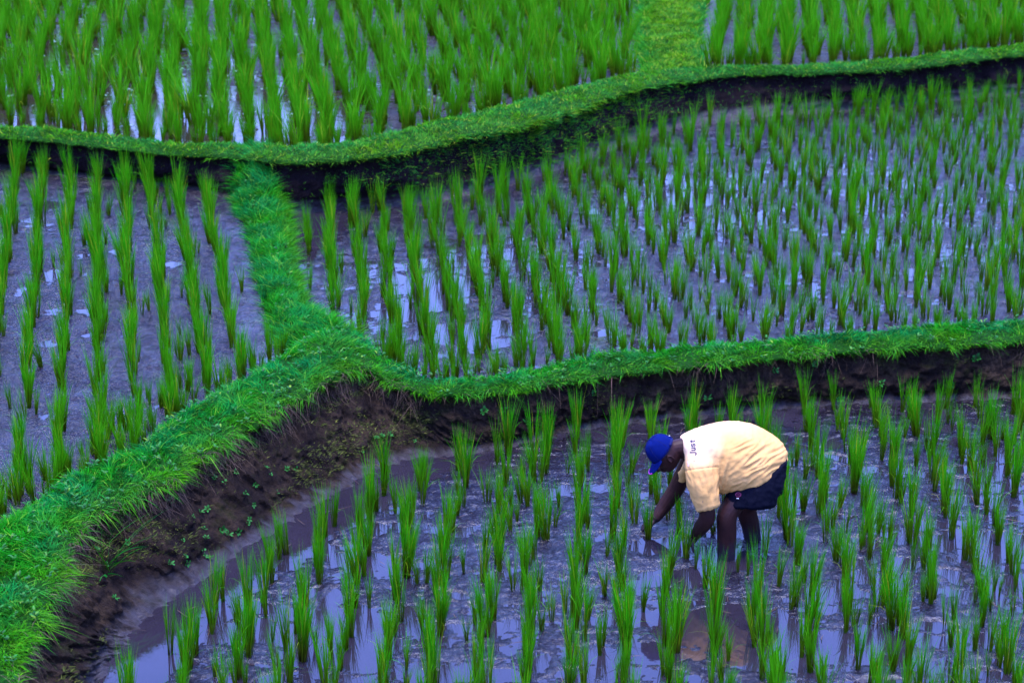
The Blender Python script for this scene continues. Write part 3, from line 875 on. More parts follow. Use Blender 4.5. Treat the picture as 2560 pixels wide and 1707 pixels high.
rowi_f = 4
a_ = R(2.3); pvN = np.array([math.cos(a_), -math.sin(a_)])
fx = (at_z(1850, 1370, 0.0)[:2] - oN[:2]) @ pvN / 0.282
rowi_f = int(round(fx))
rows = {}
for k in chosen: rows.setdefault((plants[k][5], plants[k][6]), []).append(k)
rowsL = sorted({r for (q, r) in rows if q == 'L'}, reverse=True)
rowsM = sorted({r for (q, r) in rows if q == 'M'})
var_i = 0
for (q, r), ks in sorted(rows.items(), key=lambda e: (e[0][0], e[0][1])):
    ks.sort(key=lambda k: plants[k][1])
    for n, k in enumerate(ks, 1):
        x, y, z, size, wid, _, _ = plants[k]
        adj = 'tall ' if size > 0.44 else ('short ' if size < 0.33 else '')
        if q == 'N':
            d = r - rowi_f
            where = ('row at the farmer\'s legs' if d == 0 else
                     f'{ORD[-d]} row ahead of the farmer' if d < 0 else f'{ORD[d]} row behind the farmer')
            lab = f'{adj}rice clump, {ORD[min(n, 24)]} from the photo\'s lower edge, {where}'
            grp = 'rice clumps of the near paddy'
        elif q == 'L':
            lab = f'{adj}rice clump, {ORD[min(n, 24)]} up the {ORD[min(rowsL.index(r) + 1, 24)]} row from the dividing bund'
            grp = 'rice clumps of the paddy beside the curving bank'
        elif q == 'M':
            lab = f'{adj}rice clump, {ORD[min(n, 24)]} up the {ORD[min(rowsM.index(r) + 1, 24)]} row of the wide middle paddy'
            grp = 'rice clumps of the wide middle paddy'
        make_rice(x, y, z, size, wid, int(rng.integers(0, 16)), lab, grp)
for (px, py, size, lab), c in zip(traced, tpts):
    make_rice(c[0], c[1], 0.0, size, 0.35 if py > 1388 and px > 1725 else 0.8, int(rng.integers(0, 16)), lab, 'rice clumps around the farmer')

# all smaller-looking clumps as one crop
VV, Q4, T3, TT, RR = [], [], [], [], []
off = 0
for k, p in enumerate(plants):
    if k in chosen_set: continue
    if p[1] > 36 or abs(p[0]) > 1.5 + p[1] * 0.30: continue
    leaf, stem = FAR_TPL[int(rng.integers(0, len(FAR_TPL)))]
    s = p[3] / H0; an = rng.random() * 6.28; ca, sa = math.cos(an), math.sin(an)
    M = np.array([[ca, -sa, 0], [sa, ca, 0], [0, 0, 1]]) * np.array([s * p[4] ** .5, s * p[4] ** .5, s])[None, :]
    vr = 0.25 * rng.random()
    for V, F, t, rn in (leaf, stem):
        VV.append(V @ M.T + np.array(p[:3]))
        for f in F:
            (Q4 if f.shape[1] == 4 else T3).append(f + off)
        TT.append(t if V is leaf[0] else t * 0.4); RR.append(np.clip(rn * 0.8 + vr, 0, 1))
        off += len(V)
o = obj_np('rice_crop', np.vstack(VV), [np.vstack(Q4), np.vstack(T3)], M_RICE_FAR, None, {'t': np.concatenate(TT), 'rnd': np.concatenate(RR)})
tag(o, 'rows of young green rice filling the terraces beyond the nearer clumps', 'rice', kind='stuff')

# ------------------------------------------------------------------ grass on the bunds
def surf_samples(G, weight, n):
    """area-weighted random points on the grid surface; weight per cell (n-1, m-1)"""
    a = G[:-1, :-1]; b = G[:-1, 1:]; c = G[1:, 1:]; d = G[1:, :-1]
    nr = np.cross(c - a, d - b)
    ar = np.linalg.norm(nr, axis=2) * 0.5
    w = (ar * weight).ravel()
    cs = np.cumsum(w); tot = cs[-1]
    k = np.searchsorted(cs, rng.random(n) * tot)
    i, j = np.unravel_index(k, ar.shape)
    s = rng.random((n, 1)); t = rng.random((n, 1))
    P = (a[i, j] * (1 - s) * (1 - t) + d[i, j] * s * (1 - t) + b[i, j] * (1 - s) * t + c[i, j] * s * t)
    N = unit(nr[i, j]); N = np.where(N[:, 2:3] < -0.2, -N, N)
    return P, N, i, j, tot

def fix_normals(N, nrm_i):
    s = np.sign((N * (nrm_i + np.array([0, 0, 1.0]))).sum(1, keepdims=True)); s[s == 0] = 1
    return N * s

def grass(name, parts, mat, label, segs=3):
    V, Q, T, TT, RR, DD = [], [], [], [], [], []
    off = 0
    for (P, D, Ln, W, Bn, dry) in parts:
        v, F, t = blades(P, D, Ln, W, Bn, None, segs)
        per = 2 * segs + 1
        V.append(v); Q.append(F[0] + off); T.append(F[1] + off); TT.append(t)
        RR.append(np.repeat(rng.random(len(P)), per)); DD.append(np.repeat(dry, per)); off += len(v)
    o = obj_np(name, np.vstack(V), [np.vstack(Q), np.vstack(T)], mat, None, {'t': np.concatenate(TT), 'rnd': np.concatenate(RR), 'dry': np.concatenate(DD)})
    tag(o, label, 'grass', kind='stuff')
    return o

def grass_set(P, N, lmin, lmax, wid, spread, droop, dry, outdir=None, tuft=True):
    n = len(P)
    az = rng.random(n) * 6.283
    if tuft:                                            # neighbouring blades comb the same way
        az = 6.0 * fbm(P[:, 0] * 2.6, P[:, 1] * 2.6 + P[:, 2] * 3, 3) + rng.normal(0, 0.9, n)
    h = np.stack([np.cos(az), np.sin(az), 0 * az], -1)
    D = unit(N * 0.45 + np.array([0, 0, 0.6]) + h * spread * (0.3 + rng.random((n, 1))))
    L = (lmin + (lmax - lmin) * rng.random(n) ** 1.5) * (0.75 + 0.5 * np.clip(0.5 + 0.6 * fbm(P[:, 0] * 3.1 + 5, P[:, 1] * 3.1, 2), 0, 1))
    B = h * (0.25 + 0.5 * rng.random((n, 1))) + np.array([0, 0, -1.0]) * droop * (0.3 + rng.random((n, 1)))
    if outdir is not None: B = B + outdir
    W = wid * (0.7 + 0.6 * rng.random(n))
    return (P - N * 0.004, D, L, W, B, np.clip(dry, 0, 1))

# near bund top
wz = np.zeros((G1.shape[0] - 1, G1.shape[1] - 1))
zc = z1[:-1]; vc = v1[:-1]
top_cells = (z1[1:] == 1) & (z1[:-1] >= 0) & (z1[:-1] <= 1)
wz[:, top_cells] = 1.0
wall_first = (z1[1:] == 2) & (v1[1:] <= 0.13)
wz[:, wall_first] = 0.55
ucell = u1[:-1]
vis1 = (ucell > 1.4) & (ucell < 19.9)
wz *= vis1[:, None]
cols = np.where(wz.max(0) > 0)[0]
P, N, i, j, area = surf_samples(G1, wz, 80000)
N = fix_normals(N, n1[i])
px_, py_, dep_ = project(P)
vv_ = np.where(z1[j] == 2, 1.0, v1[j])
left_ = np.clip((11 - u1[i]) / 3, 0, 1)
dry_ = np.clip((vv_ - 0.62) / 0.35, 0, 1) * (0.35 + 0.5 * rng.random(len(P))) + 0.25 * (fbm(P[:, 0] * 1.7, P[:, 1] * 1.7, 3) > 0.35)
lip_droop = (np.clip((vv_ - 0.8) / 0.2, 0, 1))[:, None] * (n1[i] * 0.55 + np.array([0, 0, -0.45]))
tuf = fbm(P[:, 0] * 3.3 + 40, P[:, 1] * 3.3, 3)
kp = rng.random(len(P)) < np.clip(0.9 + 0.8 * tuf, 0.4, 1)
P, N, i, j, dry_, lip_droop = P[kp], N[kp], i[kp], j[kp], dry_[kp], lip_droop[kp]
lm_ax = np.where(u1[i] < 10.5, 0.080, 0.070)
g0 = grass_set(P, N, 0.025, 0.10, 0.0062, 0.65, 0.35, dry_, lip_droop)
parts = [(g0[0], g0[1], g0[2] * lm_ax / 0.10 * np.clip(1 + 0.8 * tuf[kp], .5, 1.7), g0[3], g0[4], g0[5])]
# blades hanging over the lip
wlip = np.zeros_like(wz); wlip[:, (z1[1:] == 1) & (v1[1:] > 0.88)] = 1.0; wlip[:, (z1[1:] == 2) & (v1[1:] <= 0.10)] = 1.0
wlip *= vis1[:, None] * np.clip(0.5 + 1.2 * fbm(u1[:-1] * 5, u1[:-1] * 0 + 3, 3), 0.1, 1.4)[:, None]
Ph, Nh, ih, jh, _a = surf_samples(G1, wlip, 5500)
Nh = fix_normals(Nh, n1[ih])
parts.append(grass_set(Ph, Nh, 0.035, 0.11, 0.0055, 0.9, 0.5, 0.3 + 0.6 * rng.random(len(Ph)), n1[ih] * 0.5 + np.array([0, 0, -0.75])))
_h = parts[-1]; parts[-1] = (_h[0], _h[1], _h[2] * np.where(u1[ih] > 10.5, 0.6, 0.75) * (0.6 + 0.9 * np.clip(fbm(Ph[:, 0] * 6, Ph[:, 1] * 6, 2) + .5, 0, 1)), _h[3], _h[4], _h[5])
# longer blades on the left part
m = (u1[i] < 9) & (rng.random(len(P)) < 0.06)
parts.append(grass_set(P[m] + rng.normal(0, .01, (m.sum(), 3)) * [1, 1, 0], N[m], 0.06, 0.13, 0.006, 0.6, 0.5, dry_[m], lip_droop[m]))
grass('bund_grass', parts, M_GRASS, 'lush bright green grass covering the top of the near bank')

# dividing bund between the middle paddies
w2 = np.zeros((G2.shape[0] - 1, G2.shape[1] - 1)); w2[:, 1:-1] = 1.0
P, N, i, j, area = surf_samples(G2, w2, 24000)
N = np.where(N[:, 2:3] < 0, -N, N)
d2 = np.clip((v2[j] - 0.62) * 1.6, 0, 0.55) + 0.15 * rng.random(len(P))
grass('bund_grass', [grass_set(P, N, 0.05, 0.15, 0.0062, 0.5, 0.35, d2)], M_GRASS, 'long wispy green grass on the bund dividing the middle paddies')

# far bund: short olive turf, spilling down the wall in its middle stretch
w3 = np.zeros((G3.shape[0] - 1, G3.shape[1] - 1))
w3[:, (z3[1:] == 1)] = 1.0
w3[:, (z3[1:] == 2) & (v3[1:] <= 0.10)] = 0.6
P, N, i, j, area = surf_samples(G3, w3, 48000)
N = fix_normals(N, n3[i])
vv_ = np.where(z3[j] == 2, 1.0, v3[j])
d3 = np.clip((vv_ - 0.5) * 1.2, 0, 1) * np.clip(1 - np.abs(u3[i] - 9) / 6, 0.2, 1) + 0.2 * rng.random(len(P))
ld = (np.clip((vv_ - 0.8) / 0.2, 0, 1))[:, None] * (n3[i] * 0.35 + np.array([0, 0, -0.35]))
parts = [grass_set(P, N, 0.025, 0.068, 0.0080, 0.6, 0.3, d3, ld)]
ww = np.zeros_like(w3)
umask = np.exp(-((u3[:-1] - 11.6) / 2.6) ** 2)[:, None]
wallm = (z3[1:] == 2)[None, :] * np.clip(1.15 - v3[1:], 0, 1)[None, :] ** 1.6
ww = (umask + 0.05) * wallm
P, N, i, j, area = surf_samples(G3, ww, 8000)
N = fix_normals(N, n3[i])
parts.append(grass_set(P, N, 0.03, 0.08, 0.009, 0.5, 0.5, 0.4 * rng.random(len(P)), n3[i] * 0.15))
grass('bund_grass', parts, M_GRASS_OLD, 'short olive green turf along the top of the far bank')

w4 = np.zeros((G4.shape[0] - 1, G4.shape[1] - 1)); w4[:, 1:-1] = 1.0
w4 *= (u4[:-1] < 3.6)[:, None]
P, N, i, j, area = surf_samples(G4, w4, 26000)
N = np.where(N[:, 2:3] < 0, -N, N)
edge = np.clip((np.abs(v4[j] - 0.5) - 0.28) * 6, 0, 1)
g4 = grass_set(P, N, 0.03, 0.07, 0.011, 0.5, 0.3, 0.35 * (1 - edge) + 0.2 * rng.random(len(P)))
g4 = (g4[0], g4[1], g4[2] * (1 + 2.6 * edge * rng.random(len(P))), g4[3], g4[4], g4[5] * (1 - 0.8 * edge))
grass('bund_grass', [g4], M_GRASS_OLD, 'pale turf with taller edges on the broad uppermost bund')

# dry roots and straw hanging below the lip of the near bank
ws = np.zeros_like(wz)
ws[:, (z1[1:] == 2) & (v1[1:] <= 0.30)] = 1.0
ws *= ((np.clip((13.5 - ucell) / 2.0, 0.25, 1.0)) * vis1)[:, None]
P, N, i, j, area = surf_samples(G1, ws, 8000)
N = fix_normals(N, n1[i])
cl = fbm(P[:, 0] * 2.3, P[:, 1] * 2.3 + 9, 3)
keep = cl + rng.normal(0, .25, len(P)) > 0.05
P, N, i = P[keep], N[keep], i[keep]
n = len(P)
az = rng.random(n) * 6.283
h = np.stack([np.cos(az), np.sin(az), 0 * az], -1)
D = unit(N * 0.7 + h * 0.6 + np.array([0, 0, -0.3]))
pt = (P, D, 0.05 + 0.14 * rng.random(n) ** 2, np.full(n, 0.0030), np.array([0, 0, -0.6]) + 0.5 * rng.normal(size=(n, 3)) * 0.5, np.zeros(n))
grass('dry_grass', [pt], M_STRAW, 'dry straw and roots hanging below the grassy lip of the near bank')

# moss and creeping greenery on the wall of the near bank
wm = np.zeros_like(wz)
wm[:, (z1[1:] == 2) & (v1[1:] > 0.08) & (v1[1:] < 0.9)] = 1.0
wm *= vis1[:, None]
P, N, i, j, area = surf_samples(G1, wm, 52000)
N = fix_normals(N, n1[i])
s_along = u1[i]
cl = fbm(P[:, 0] * 1.9 + 3, P[:, 2] * 3.2 + P[:, 1] * 1.1, 4) + 0.35 * np.exp(-((s_along - 10.4) / 1.6) ** 2) + 0.18 * np.exp(-((s_along - 4.2) / 1.2) ** 2) - 0.25 * np.clip(s_along - 13, 0, 1)
cl += 0.30 * np.clip(0.45 - v1[j], 0, .45) / .45 * np.clip(12 - s_along, 0, 1)
keep = cl + rng.normal(0, .16, len(P)) > 0.31
P, N, i = P[keep], N[keep], i[keep]
grass('moss', [grass_set(P, N, 0.012, 0.036, 0.0075, 0.9, 0.2, np.zeros(len(P)))], M_MOSS, 'mossy creeping greenery clinging to the near bank wall', segs=2)

# ------------------------------------------------------------------ little broad-leaved weeds on the near wall
bvh1 = BVHTree.FromPolygons([tuple(p) for p in G1.reshape(-1, 3)],
                            [tuple(q) for q in (lambda idx: np.stack([idx[:-1, :-1], idx[:-1, 1:], idx[1:, 1:], idx[1:, :-1]], -1).reshape(-1, 4))(np.arange(G1.shape[0] * G1.shape[1]).reshape(G1.shape[:2]))])
def hit_wall(px, py):
    d = ray(px, py); d = d / np.linalg.norm(d)
    loc, nor, idx, dist = bvh1.ray_cast(Vector(CAMP), Vector(d))
    if loc is None: return None, None
    nor = np.array(nor)
    if (nor * d).sum() > 0: nor = -nor
    return np.array(loc), nor

def oval_leaf(L, W, nseg=4):
    V, F = [], []
    for k in range(nseg + 1):
        t = k / nseg
        w = W * math.sin(math.pi * min(1, t * 0.94 + 0.06)) ** 0.8 * 0.5
        z = 0.25 * L * t - 0.35 * L * t * t
        V += [(L * t, -w, z + 0.12 * w), (L * t, 0, z - 0.12 * w), (L * t, w, z + 0.12 * w)]
    for k in range(nseg):
        for e in range(2):
            a = 3 * k + e
            F.append((a, a + 1, a + 4, a + 3))
    return np.array(V), np.array(F), np.repeat(np.linspace(0, 1, nseg + 1), 3)

def weed_mesh(nl, L, W, seed, height=0.02):
    r = np.random.default_rng(seed)
    V, F, T, Rn = [], [], [], []; off = 0
    for k in range(nl):
        v, f, t = oval_leaf(L * (0.6 + 0.6 * r.random()), W * (0.7 + 0.5 * r.random()))
        a = k * 2.4 + r.random() * 0.5; e = 0.25 + 0.6 * r.random()
        ca, sa, ce, se = math.cos(a), math.sin(a), math.cos(e), math.sin(e)
        v = v @ np.array([[ce, 0, se], [0, 1, 0], [-se, 0, ce]])
        v = v @ np.array([[ca, sa, 0], [-sa, ca, 0], [0, 0, 1]])
        v = v + np.array([0, 0, height * r.random()]) + np.array([ca, sa, 0]) * 0.006
        V.append(v); F.append(f + off); T.append(t); Rn.append(np.full(len(v), r.random() * 0.9)); off += len(v)
    return mesh_np('weed', np.vstack(V), [np.vstack(F)], M_WEED, {'t': np.concatenate(T), 'rnd': np.concatenate(Rn)})

WEEDS = [weed_mesh(n, L, W, s) for n, L, W, s in ((5, .030, .016, 1), (4, .026, .018, 2), (7, .034, .014, 3), (6, .022, .014, 4), (9, .032, .020, 5))]
weed_px = [(663, 1170, 0), (675, 1190, 1), (717, 1174, 2), (740, 1173, 1), (560, 1210, 1), (535, 1195, 2), (610, 1235, 3), (632, 1262, 0), (517, 1274, 0), (500, 1283, 2),
           (620, 1300, 0), (617, 1312, 1), (456, 1354, 1), (515, 1348, 2), (508, 1326, 3), (553, 1325, 4), (570, 1338, 2), (592, 1330, 0), (480, 1294, 3), (506, 1382, 1),
           (512, 1392, 0), (460, 1395, 3), (466, 1408, 0), (524, 1398, 4), (423, 1410, 2), (590, 1182, 3), (640, 1210, 2), (690, 1235, 1), (230, 1355, 0), (262, 1410, 1),
           (240, 1376, 4), (285, 1497, 2), (320, 1356, 0), (955, 1092, 4), (940, 1098, 4), (972, 1090, 2), (1035, 1105, 1), (905, 1135, 3), (1210, 1030, 4), (1262, 1028, 3),
           (1488, 985, 3), (1935, 926, 2), (2040, 912, 4), (2100, 1000, 2), (2200, 960, 3), (2440, 900, 4), (2380, 960, 3), (1770, 1000, 2), (1315, 1060, 2), (430, 1250, 2)]
weed_px.sort(key=lambda w: w[0] - w[1] * .01)
wcount = {}
for px, py, kind in weed_px:
    loc, nor = hit_wall(px, py)
    if loc is None: continue
    o = bpy.data.objects.new('wall_weed', WEEDS[kind])
    q = Vector(tuple(unit(nor + np.array([0, 0, .35])))).to_track_quat('Z', 'Y')
    o.rotation_mode = 'QUATERNION'; o.rotation_quaternion = q @ Matrix.Rotation(rng.random() * 6.28, 3, 'Z').to_quaternion()
    o.location = tuple(loc + nor * 0.004)
    s = (0.8 if px < 1200 else 1.1) * (0.85 + 0.4 * rng.random())
    o.scale = (s, s, s)
    link(o)
    zone = ('the shaded wall behind the farmer' if px > 1180 else 'the dark corner of the wall' if px > 850 else
            'the brown bank wall, from its near end' if px > 400 else 'the dark low bank')
    look = ['small bright rosette weed', 'tiny pale four-leaved weed', 'sprig of narrow pale leaves', 'tiny dark green weed', 'bushy little round-leaved weed'][kind]
    wcount[zone] = wcount.get(zone, 0) + 1
    tag(o, f'{look}, {ORD[wcount[zone]]} along {zone}', 'weed', f'little weeds {zone}')

# arching long-leaved weed low on the near wall, leaves are parts
loc, nor = hit_wall(262, 1432)
lw = empty('long_leaf_weed', tuple(loc))
tag(lw, 'large weed with long arching blades hanging on the dark lower bank', 'weed')
leaf_px = [(425, 1295, .2), (400, 1310, .25), (370, 1285, .18), (345, 1330, .25), (330, 1270, .14), (300, 1300, .12), (280, 1340, .1), (355, 1400, .22), (330, 1440, .2), (300, 1465, .16),
           (235, 1480, .12), (400, 1345, .2), (365, 1365, .2), (250, 1330, .08), (205, 1350, .05), (290, 1400, .16)]
for k, (px, py, rise) in enumerate(leaf_px):
    tip, tn = hit_wall(px, py)
    if tip is None: continue
    st = loc + rng.normal(0, 0.03, 3)
    tip = tip + tn * rise * 0.4 + np.array([0, 0, 0.03])
    vec = tip - st; L = np.linalg.norm(vec)
    d = unit(vec + np.array([0, 0, 0.55 * L])); bend = vec / L - d
    v, F, t = blades(st[None], d[None], np.array([L]), np.array([0.017]), bend[None], np.array([[0.3, -0.5, 0.8]]), 7, 2.2)
    lf = obj_np('leaf', v - loc, F, M_GRASS, lw, {'t': t * 0.8, 'rnd': np.full(len(v), 0.15 + 0.6 * rng.random()), 'dry': np.full(len(v), 0.25 * (k % 3))})

# pale floating weeds between the rows of the uppermost paddies
M_FLOAT = plain('floating_weed', (0.13, 0.24, 0.17), 0.5, 30, 0.5)
px = rng.uniform(0, 2560, 900); py = rng.uniform(10, 330, 900)
Pw = at_z(px, py, Z_T + 0.008)
ok = (inside(Pw, poly_T) & (dist_line(Pw, K3) > .05)) | (inside(Pw, poly_TR) & (rng.random(900) < .25))
ok &= (fbm(Pw[:, 0] * 1.1, Pw[:, 1] * 0.7, 3) + 0.2 * rng.normal(size=900)) > 0.12
Pw = Pw[ok]
V, F = [], []
for p in Pw:
    for c in range(int(rng.integers(2, 6))):
        k0 = len(V); r = 0.008 + 0.016 * rng.random(); q = p + np.array([rng.normal() * .04, rng.normal() * .04, 0.004 + .02 * rng.random()])
        if inside(q[None], poly_TR)[0]: q[2] += Z_TR - Z_T
        V.append(q + [0, 0, 0.006])
        for e in range(6): V.append(q + np.array([math.cos(e * 1.047) * r, math.sin(e * 1.047) * r * 0.9, 0.004 * rng.normal()]))
        for e in range(6): F.append((k0, k0 + 1 + e, k0 + 1 + (e + 1) % 6))
o = obj_np('floating_weed', np.array(V), [np.array(F)], M_FLOAT)
tag(o, 'pale floating weeds scattered between the rows of the uppermost paddies', 'weed', kind='stuff')

# straw litter lying on the mud, small broad leaves among the bund grass
n = 420
px = rng.uniform(0, 2560, n); py = rng.uniform(420, 1707, n)
PL = []
for a, b in zip(px, py):
    for z, poly in ((Z_N, plant_N), (Z_M, plant_M), (Z_L, plant_L)):
        q = at_z(a, b, z + .012)
        if inside(q[None], poly)[0]: PL.append(q); break
PL = np.array(PL); n = len(PL); az = rng.random(n) * 6.283
D = unit(np.stack([np.cos(az), np.sin(az), rng.normal(0, .08, n)], -1))
grass('straw_litter', [(PL, D, .06 + .18 * rng.random(n) ** 2, np.full(n, .0055), np.stack([-np.sin(az), np.cos(az), 0 * az], -1) * rng.normal(0, .25, (n, 1)), np.zeros(n))],
      M_STRAW, 'broken straws and fallen blades lying on the wet mud')
V, F, T, RN = [], [], [], []; off = 0
P, N, i, j, area = surf_samples(G1, wz, 420)
P2, N2, i2, j2, area = surf_samples(G2, w2, 110)
for p in np.vstack([P, P2]):
    for k in range(int(rng.integers(3, 6))):
        v, f, t = oval_leaf(.022 + .02 * rng.random(), .012 + .008 * rng.random(), 3)
        a = rng.random() * 6.28; e = .2 + .5 * rng.random()
        v = v @ np.array([[math.cos(e), 0, math.sin(e)], [0, 1, 0], [-math.sin(e), 0, math.cos(e)]]) @ np.array([[math.cos(a), math.sin(a), 0], [-math.sin(a), math.cos(a), 0], [0, 0, 1]])
        V.append(v + p + [0, 0, .02 + .03 * rng.random()]); F.append(f + off); T.append(t); RN.append(np.full(len(v), rng.random())); off += len(v)
o = obj_np('bund_weed', np.vstack(V), [np.vstack(F)], M_WEED, None, {'t': np.concatenate(T), 'rnd': np.concatenate(RN)})
tag(o, 'small broad leaved weeds growing among the grass of the bunds', 'weed', kind='stuff')

#FARMER#
# ------------------------------------------------------------------ the farmer
Y0 = 12.2
def J(px, py, dy=0.0): return at_y(px, py, Y0 + dy)

class Soup:
    def __init__(s): s.V = []; s.F = []; s.n = 0
    def add(s, V, F):
        s.V += [tuple(v) for v in V]; s.F += [tuple(i + s.n for i in f) for f in F]; s.n += len(V)
    def rings(s, rs):
        m = len(rs[0]); V = [p for r in rs for p in r]; F = []
        for k in range(len(rs) - 1):
            for e in range(m):
                f = (e + 1) % m
                F.append((k * m + e, k * m + f, (k + 1) * m + f, (k + 1) * m + e))
        a = len(V); V.append(np.mean(rs[0], axis=0)); V.append(np.mean(rs[-1], axis=0))
        for e in range(m):
            f = (e + 1) % m
            F.append((a, f, e)); F.append((a + 1, (len(rs) - 1) * m + e, (len(rs) - 1) * m + f))
        s.add(V, F)
    def tube(s, pts, rad, n=14, squash=1.0, step=0.02):
        pts = np.array(pts, float); rad = np.array(rad, float)
        C, us = catmull(np.column_stack([pts, rad]), [max(2, int(np.linalg.norm(d) / step)) for d in np.diff(pts, axis=0)])
        P, Rr = C[:, :3], C[:, 3]
        T = unit(np.gradient(P, axis=0)); ref = np.array([0.1, 1.0, 0.05]); rs = []
        for p, t, r in zip(P, T, Rr):
            a = ref - t * (ref @ t)
            if np.linalg.norm(a) < 1e-3: a = np.array([1.0, 0, 0])
            a = unit(a); b = np.cross(t, a)
            rs.append([p + a * math.cos(e) * r * squash + b * math.sin(e) * r for e in np.linspace(0, 2 * np.pi, n, endpoint=False)])
        s.rings(rs)
        # rounded ends
        s.ball(P[0], [Rr[0]] * 3); s.ball(P[-1], [Rr[-1]] * 3)
    def ball(s, c, r, axes=None, nu=14, nv=9):
        axes = np.eye(3) if axes is None else np.array(axes); rs = []
        for k in range(1, nv):
            th = math.pi * k / nv
            rs.append([np.array(c) + axes.T @ (np.array([math.sin(th) * math.cos(e) * r[0], math.sin(th) * math.sin(e) * r[1], math.cos(th) * r[2]]))
                       for e in np.linspace(0, 2 * np.pi, nu, endpoint=False)])
        s.rings(rs)
    def remesh(s, name, voxel, smooth=6, factor=0.5):
        me = bpy.data.meshes.new(name + '_raw'); me.from_pydata(s.V, [], s.F); me.update()
        o = bpy.data.objects.new(name + '_raw', me); link(o)
        md = o.modifiers.new('r', 'REMESH'); md.mode = 'VOXEL'; md.voxel_size = voxel; md.use_smooth_shade = True
        sm = o.modifiers.new('s', 'SMOOTH'); sm.iterations = smooth; sm.factor = factor
        dg = bpy.context.evaluated_depsgraph_get(); dg.update()
        out = bpy.data.meshes.new_from_object(o.evaluated_get(dg)); out.name = name
        bpy.data.objects.remove(o); bpy.data.meshes.remove(me)
        out.polygons.foreach_set('use_smooth', np.ones(len(out.polygons), bool))
        return out

def mesh_co(me):
    a = np.empty(len(me.vertices) * 3, np.float32); me.vertices.foreach_get('co', a)
    b = np.empty(len(me.vertices) * 3, np.float32); me.vertices.foreach_get('normal', b)
    return a.reshape(-1, 3).astype(float), b.reshape(-1, 3).astype(float)

def set_attr(me, name, v):
    a = me.attributes.new(name, 'FLOAT', 'POINT'); a.data.foreach_set('value', np.ascontiguousarray(v, np.float32))

def cloth(name, col, rough=0.8):
    m, nt, N, L, b = new_mat(name)
    f = ramp(nt, noise(nt, 60, 4, 0.6), [(0.3, (0.86,) * 3), (0.7, (1, 1, 1))])
    c = mixc(nt, 1.0, col, f, 'MULTIPLY') if not hasattr(col, 'is_output') else col
    L.new(c, b.inputs['Base Color'])
    b.inputs['Roughness'].default_value = rough; b.inputs['Specular IOR Level'].default_value = 0.06
    bump(nt, b, noise(nt, 700, 2, 0.5), 0.15, 0.001)
    return m

# skin, muddy towards hands and feet
M_SKIN, nt, N_, L_, b_ = new_mat('skin')
c = mixc(nt, ramp(nt, noise(nt, 25, 4, 0.6), [(0.3, (0, 0, 0)), (0.7, (1, 1, 1))]), (0.017, 0.006, 0.006), (0.031, 0.011, 0.009))
c = mixc(nt, attr(nt, 'mud'), c, (0.020, 0.016, 0.022))
L_.new(c, b_.inputs['Base Color']); b_.inputs['Roughness'].default_value = 0.5; b_.inputs['Specular IOR Level'].default_value = 0.14
bump(nt, b_, noise(nt, 180, 3, 0.6), 0.15, 0.002)

# shirt: faded white yoke, light from above painted on the back, cream elsewhere
M_SHIRT, nt, N_, L_, b_ = new_mat('tshirt_cotton')
fade_and_light = attr(nt, 'fade_and_light')
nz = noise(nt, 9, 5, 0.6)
fz = mathn(nt, 'ADD', fade_and_light, mathn(nt, 'MULTIPLY', mathn(nt, 'SUBTRACT', nz, 0.5), 0.5), True)
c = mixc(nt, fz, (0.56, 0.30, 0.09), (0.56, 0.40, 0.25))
c = mixc(nt, ramp(nt, noise(nt, 22, 4, 0.6), [(0.62, (0, 0, 0)), (0.75, (0.25, 0.25, 0.25))]), c, (0.50, 0.30, 0.12))
c = mixc(nt, ramp(nt, noise(nt, 48, 2, 0.5), [(0.745, (0, 0, 0)), (0.765, (0.5, 0.5, 0.5))]), c, (0.16, 0.09, 0.07))
L_.new(c, b_.inputs['Base Color']); b_.inputs['Roughness'].default_value = 0.85; b_.inputs['Specular IOR Level'].default_value = 0.15
bump(nt, b_, noise(nt, 600, 2, 0.5), 0.15, 0.001)
M_SHORTS = cloth('shorts_cloth', (0.002, 0.0025, 0.008))
M_CAP = cloth('cap_cloth', (0.0005, 0.006, 0.075), 0.85)
M_CAP_DARK = cloth('cap_strap_cloth', (0.006, 0.010, 0.06), 0.75)
M_INK = plain('navy_print', (0.010, 0.016, 0.05), 0.7)
M_GREY = plain('faded_grey_print', (0.36, 0.36, 0.44), 0.8)
M_PINK = plain('faded_pink_print', (0.72, 0.22, 0.34), 0.8)
M_MAGENTA = plain('pink_logo', (0.55, 0.03, 0.35), 0.6)
M_WHITE = plain('white_plastic', (0.8, 0.8, 0.8), 0.4)
M_BADGE = plain('dull_red_emblem', (0.14, 0.015, 0.05), 0.7)

foot_n = at_z(1816, 1393, 0.0); foot_f = at_z(1883, 1347, 0.0)
dn, df = foot_n[1] - Y0, foot_f[1] - Y0
hand_f = at_z(1598, 1318, 0.03); hand_n = at_z(1708, 1376, 0.03)
dhf, dhn = hand_f[1] - Y0, hand_n[1] - Y0

body = Soup()
# torso, pelvis
body.tube([J(1918, 1165), J(1880, 1145), J(1820, 1138), J(1755, 1128), J(1718, 1122)], [.10, .11, .125, .125, .075], 18, 1.1)
# shoulders to arms: near (left) and far (right)
el_n, wr_n = J(1768, 1288, -.21), J(1738, 1338, dhn + .01)
body.tube([J(1745, 1140, -.06), J(1756, 1210, -.175), el_n, J(1754, 1316, -.16), wr_n], [.055, .047, .054, .050, .035])
el_f, wr_f = J(1690, 1222, .26), J(1641, 1293, dhf - .01)
body.tube([J(1730, 1140, .14), J(1710, 1180, .22), el_f, J(1664, 1260, .27), wr_f], [.062, .057, .056, .050, .035])
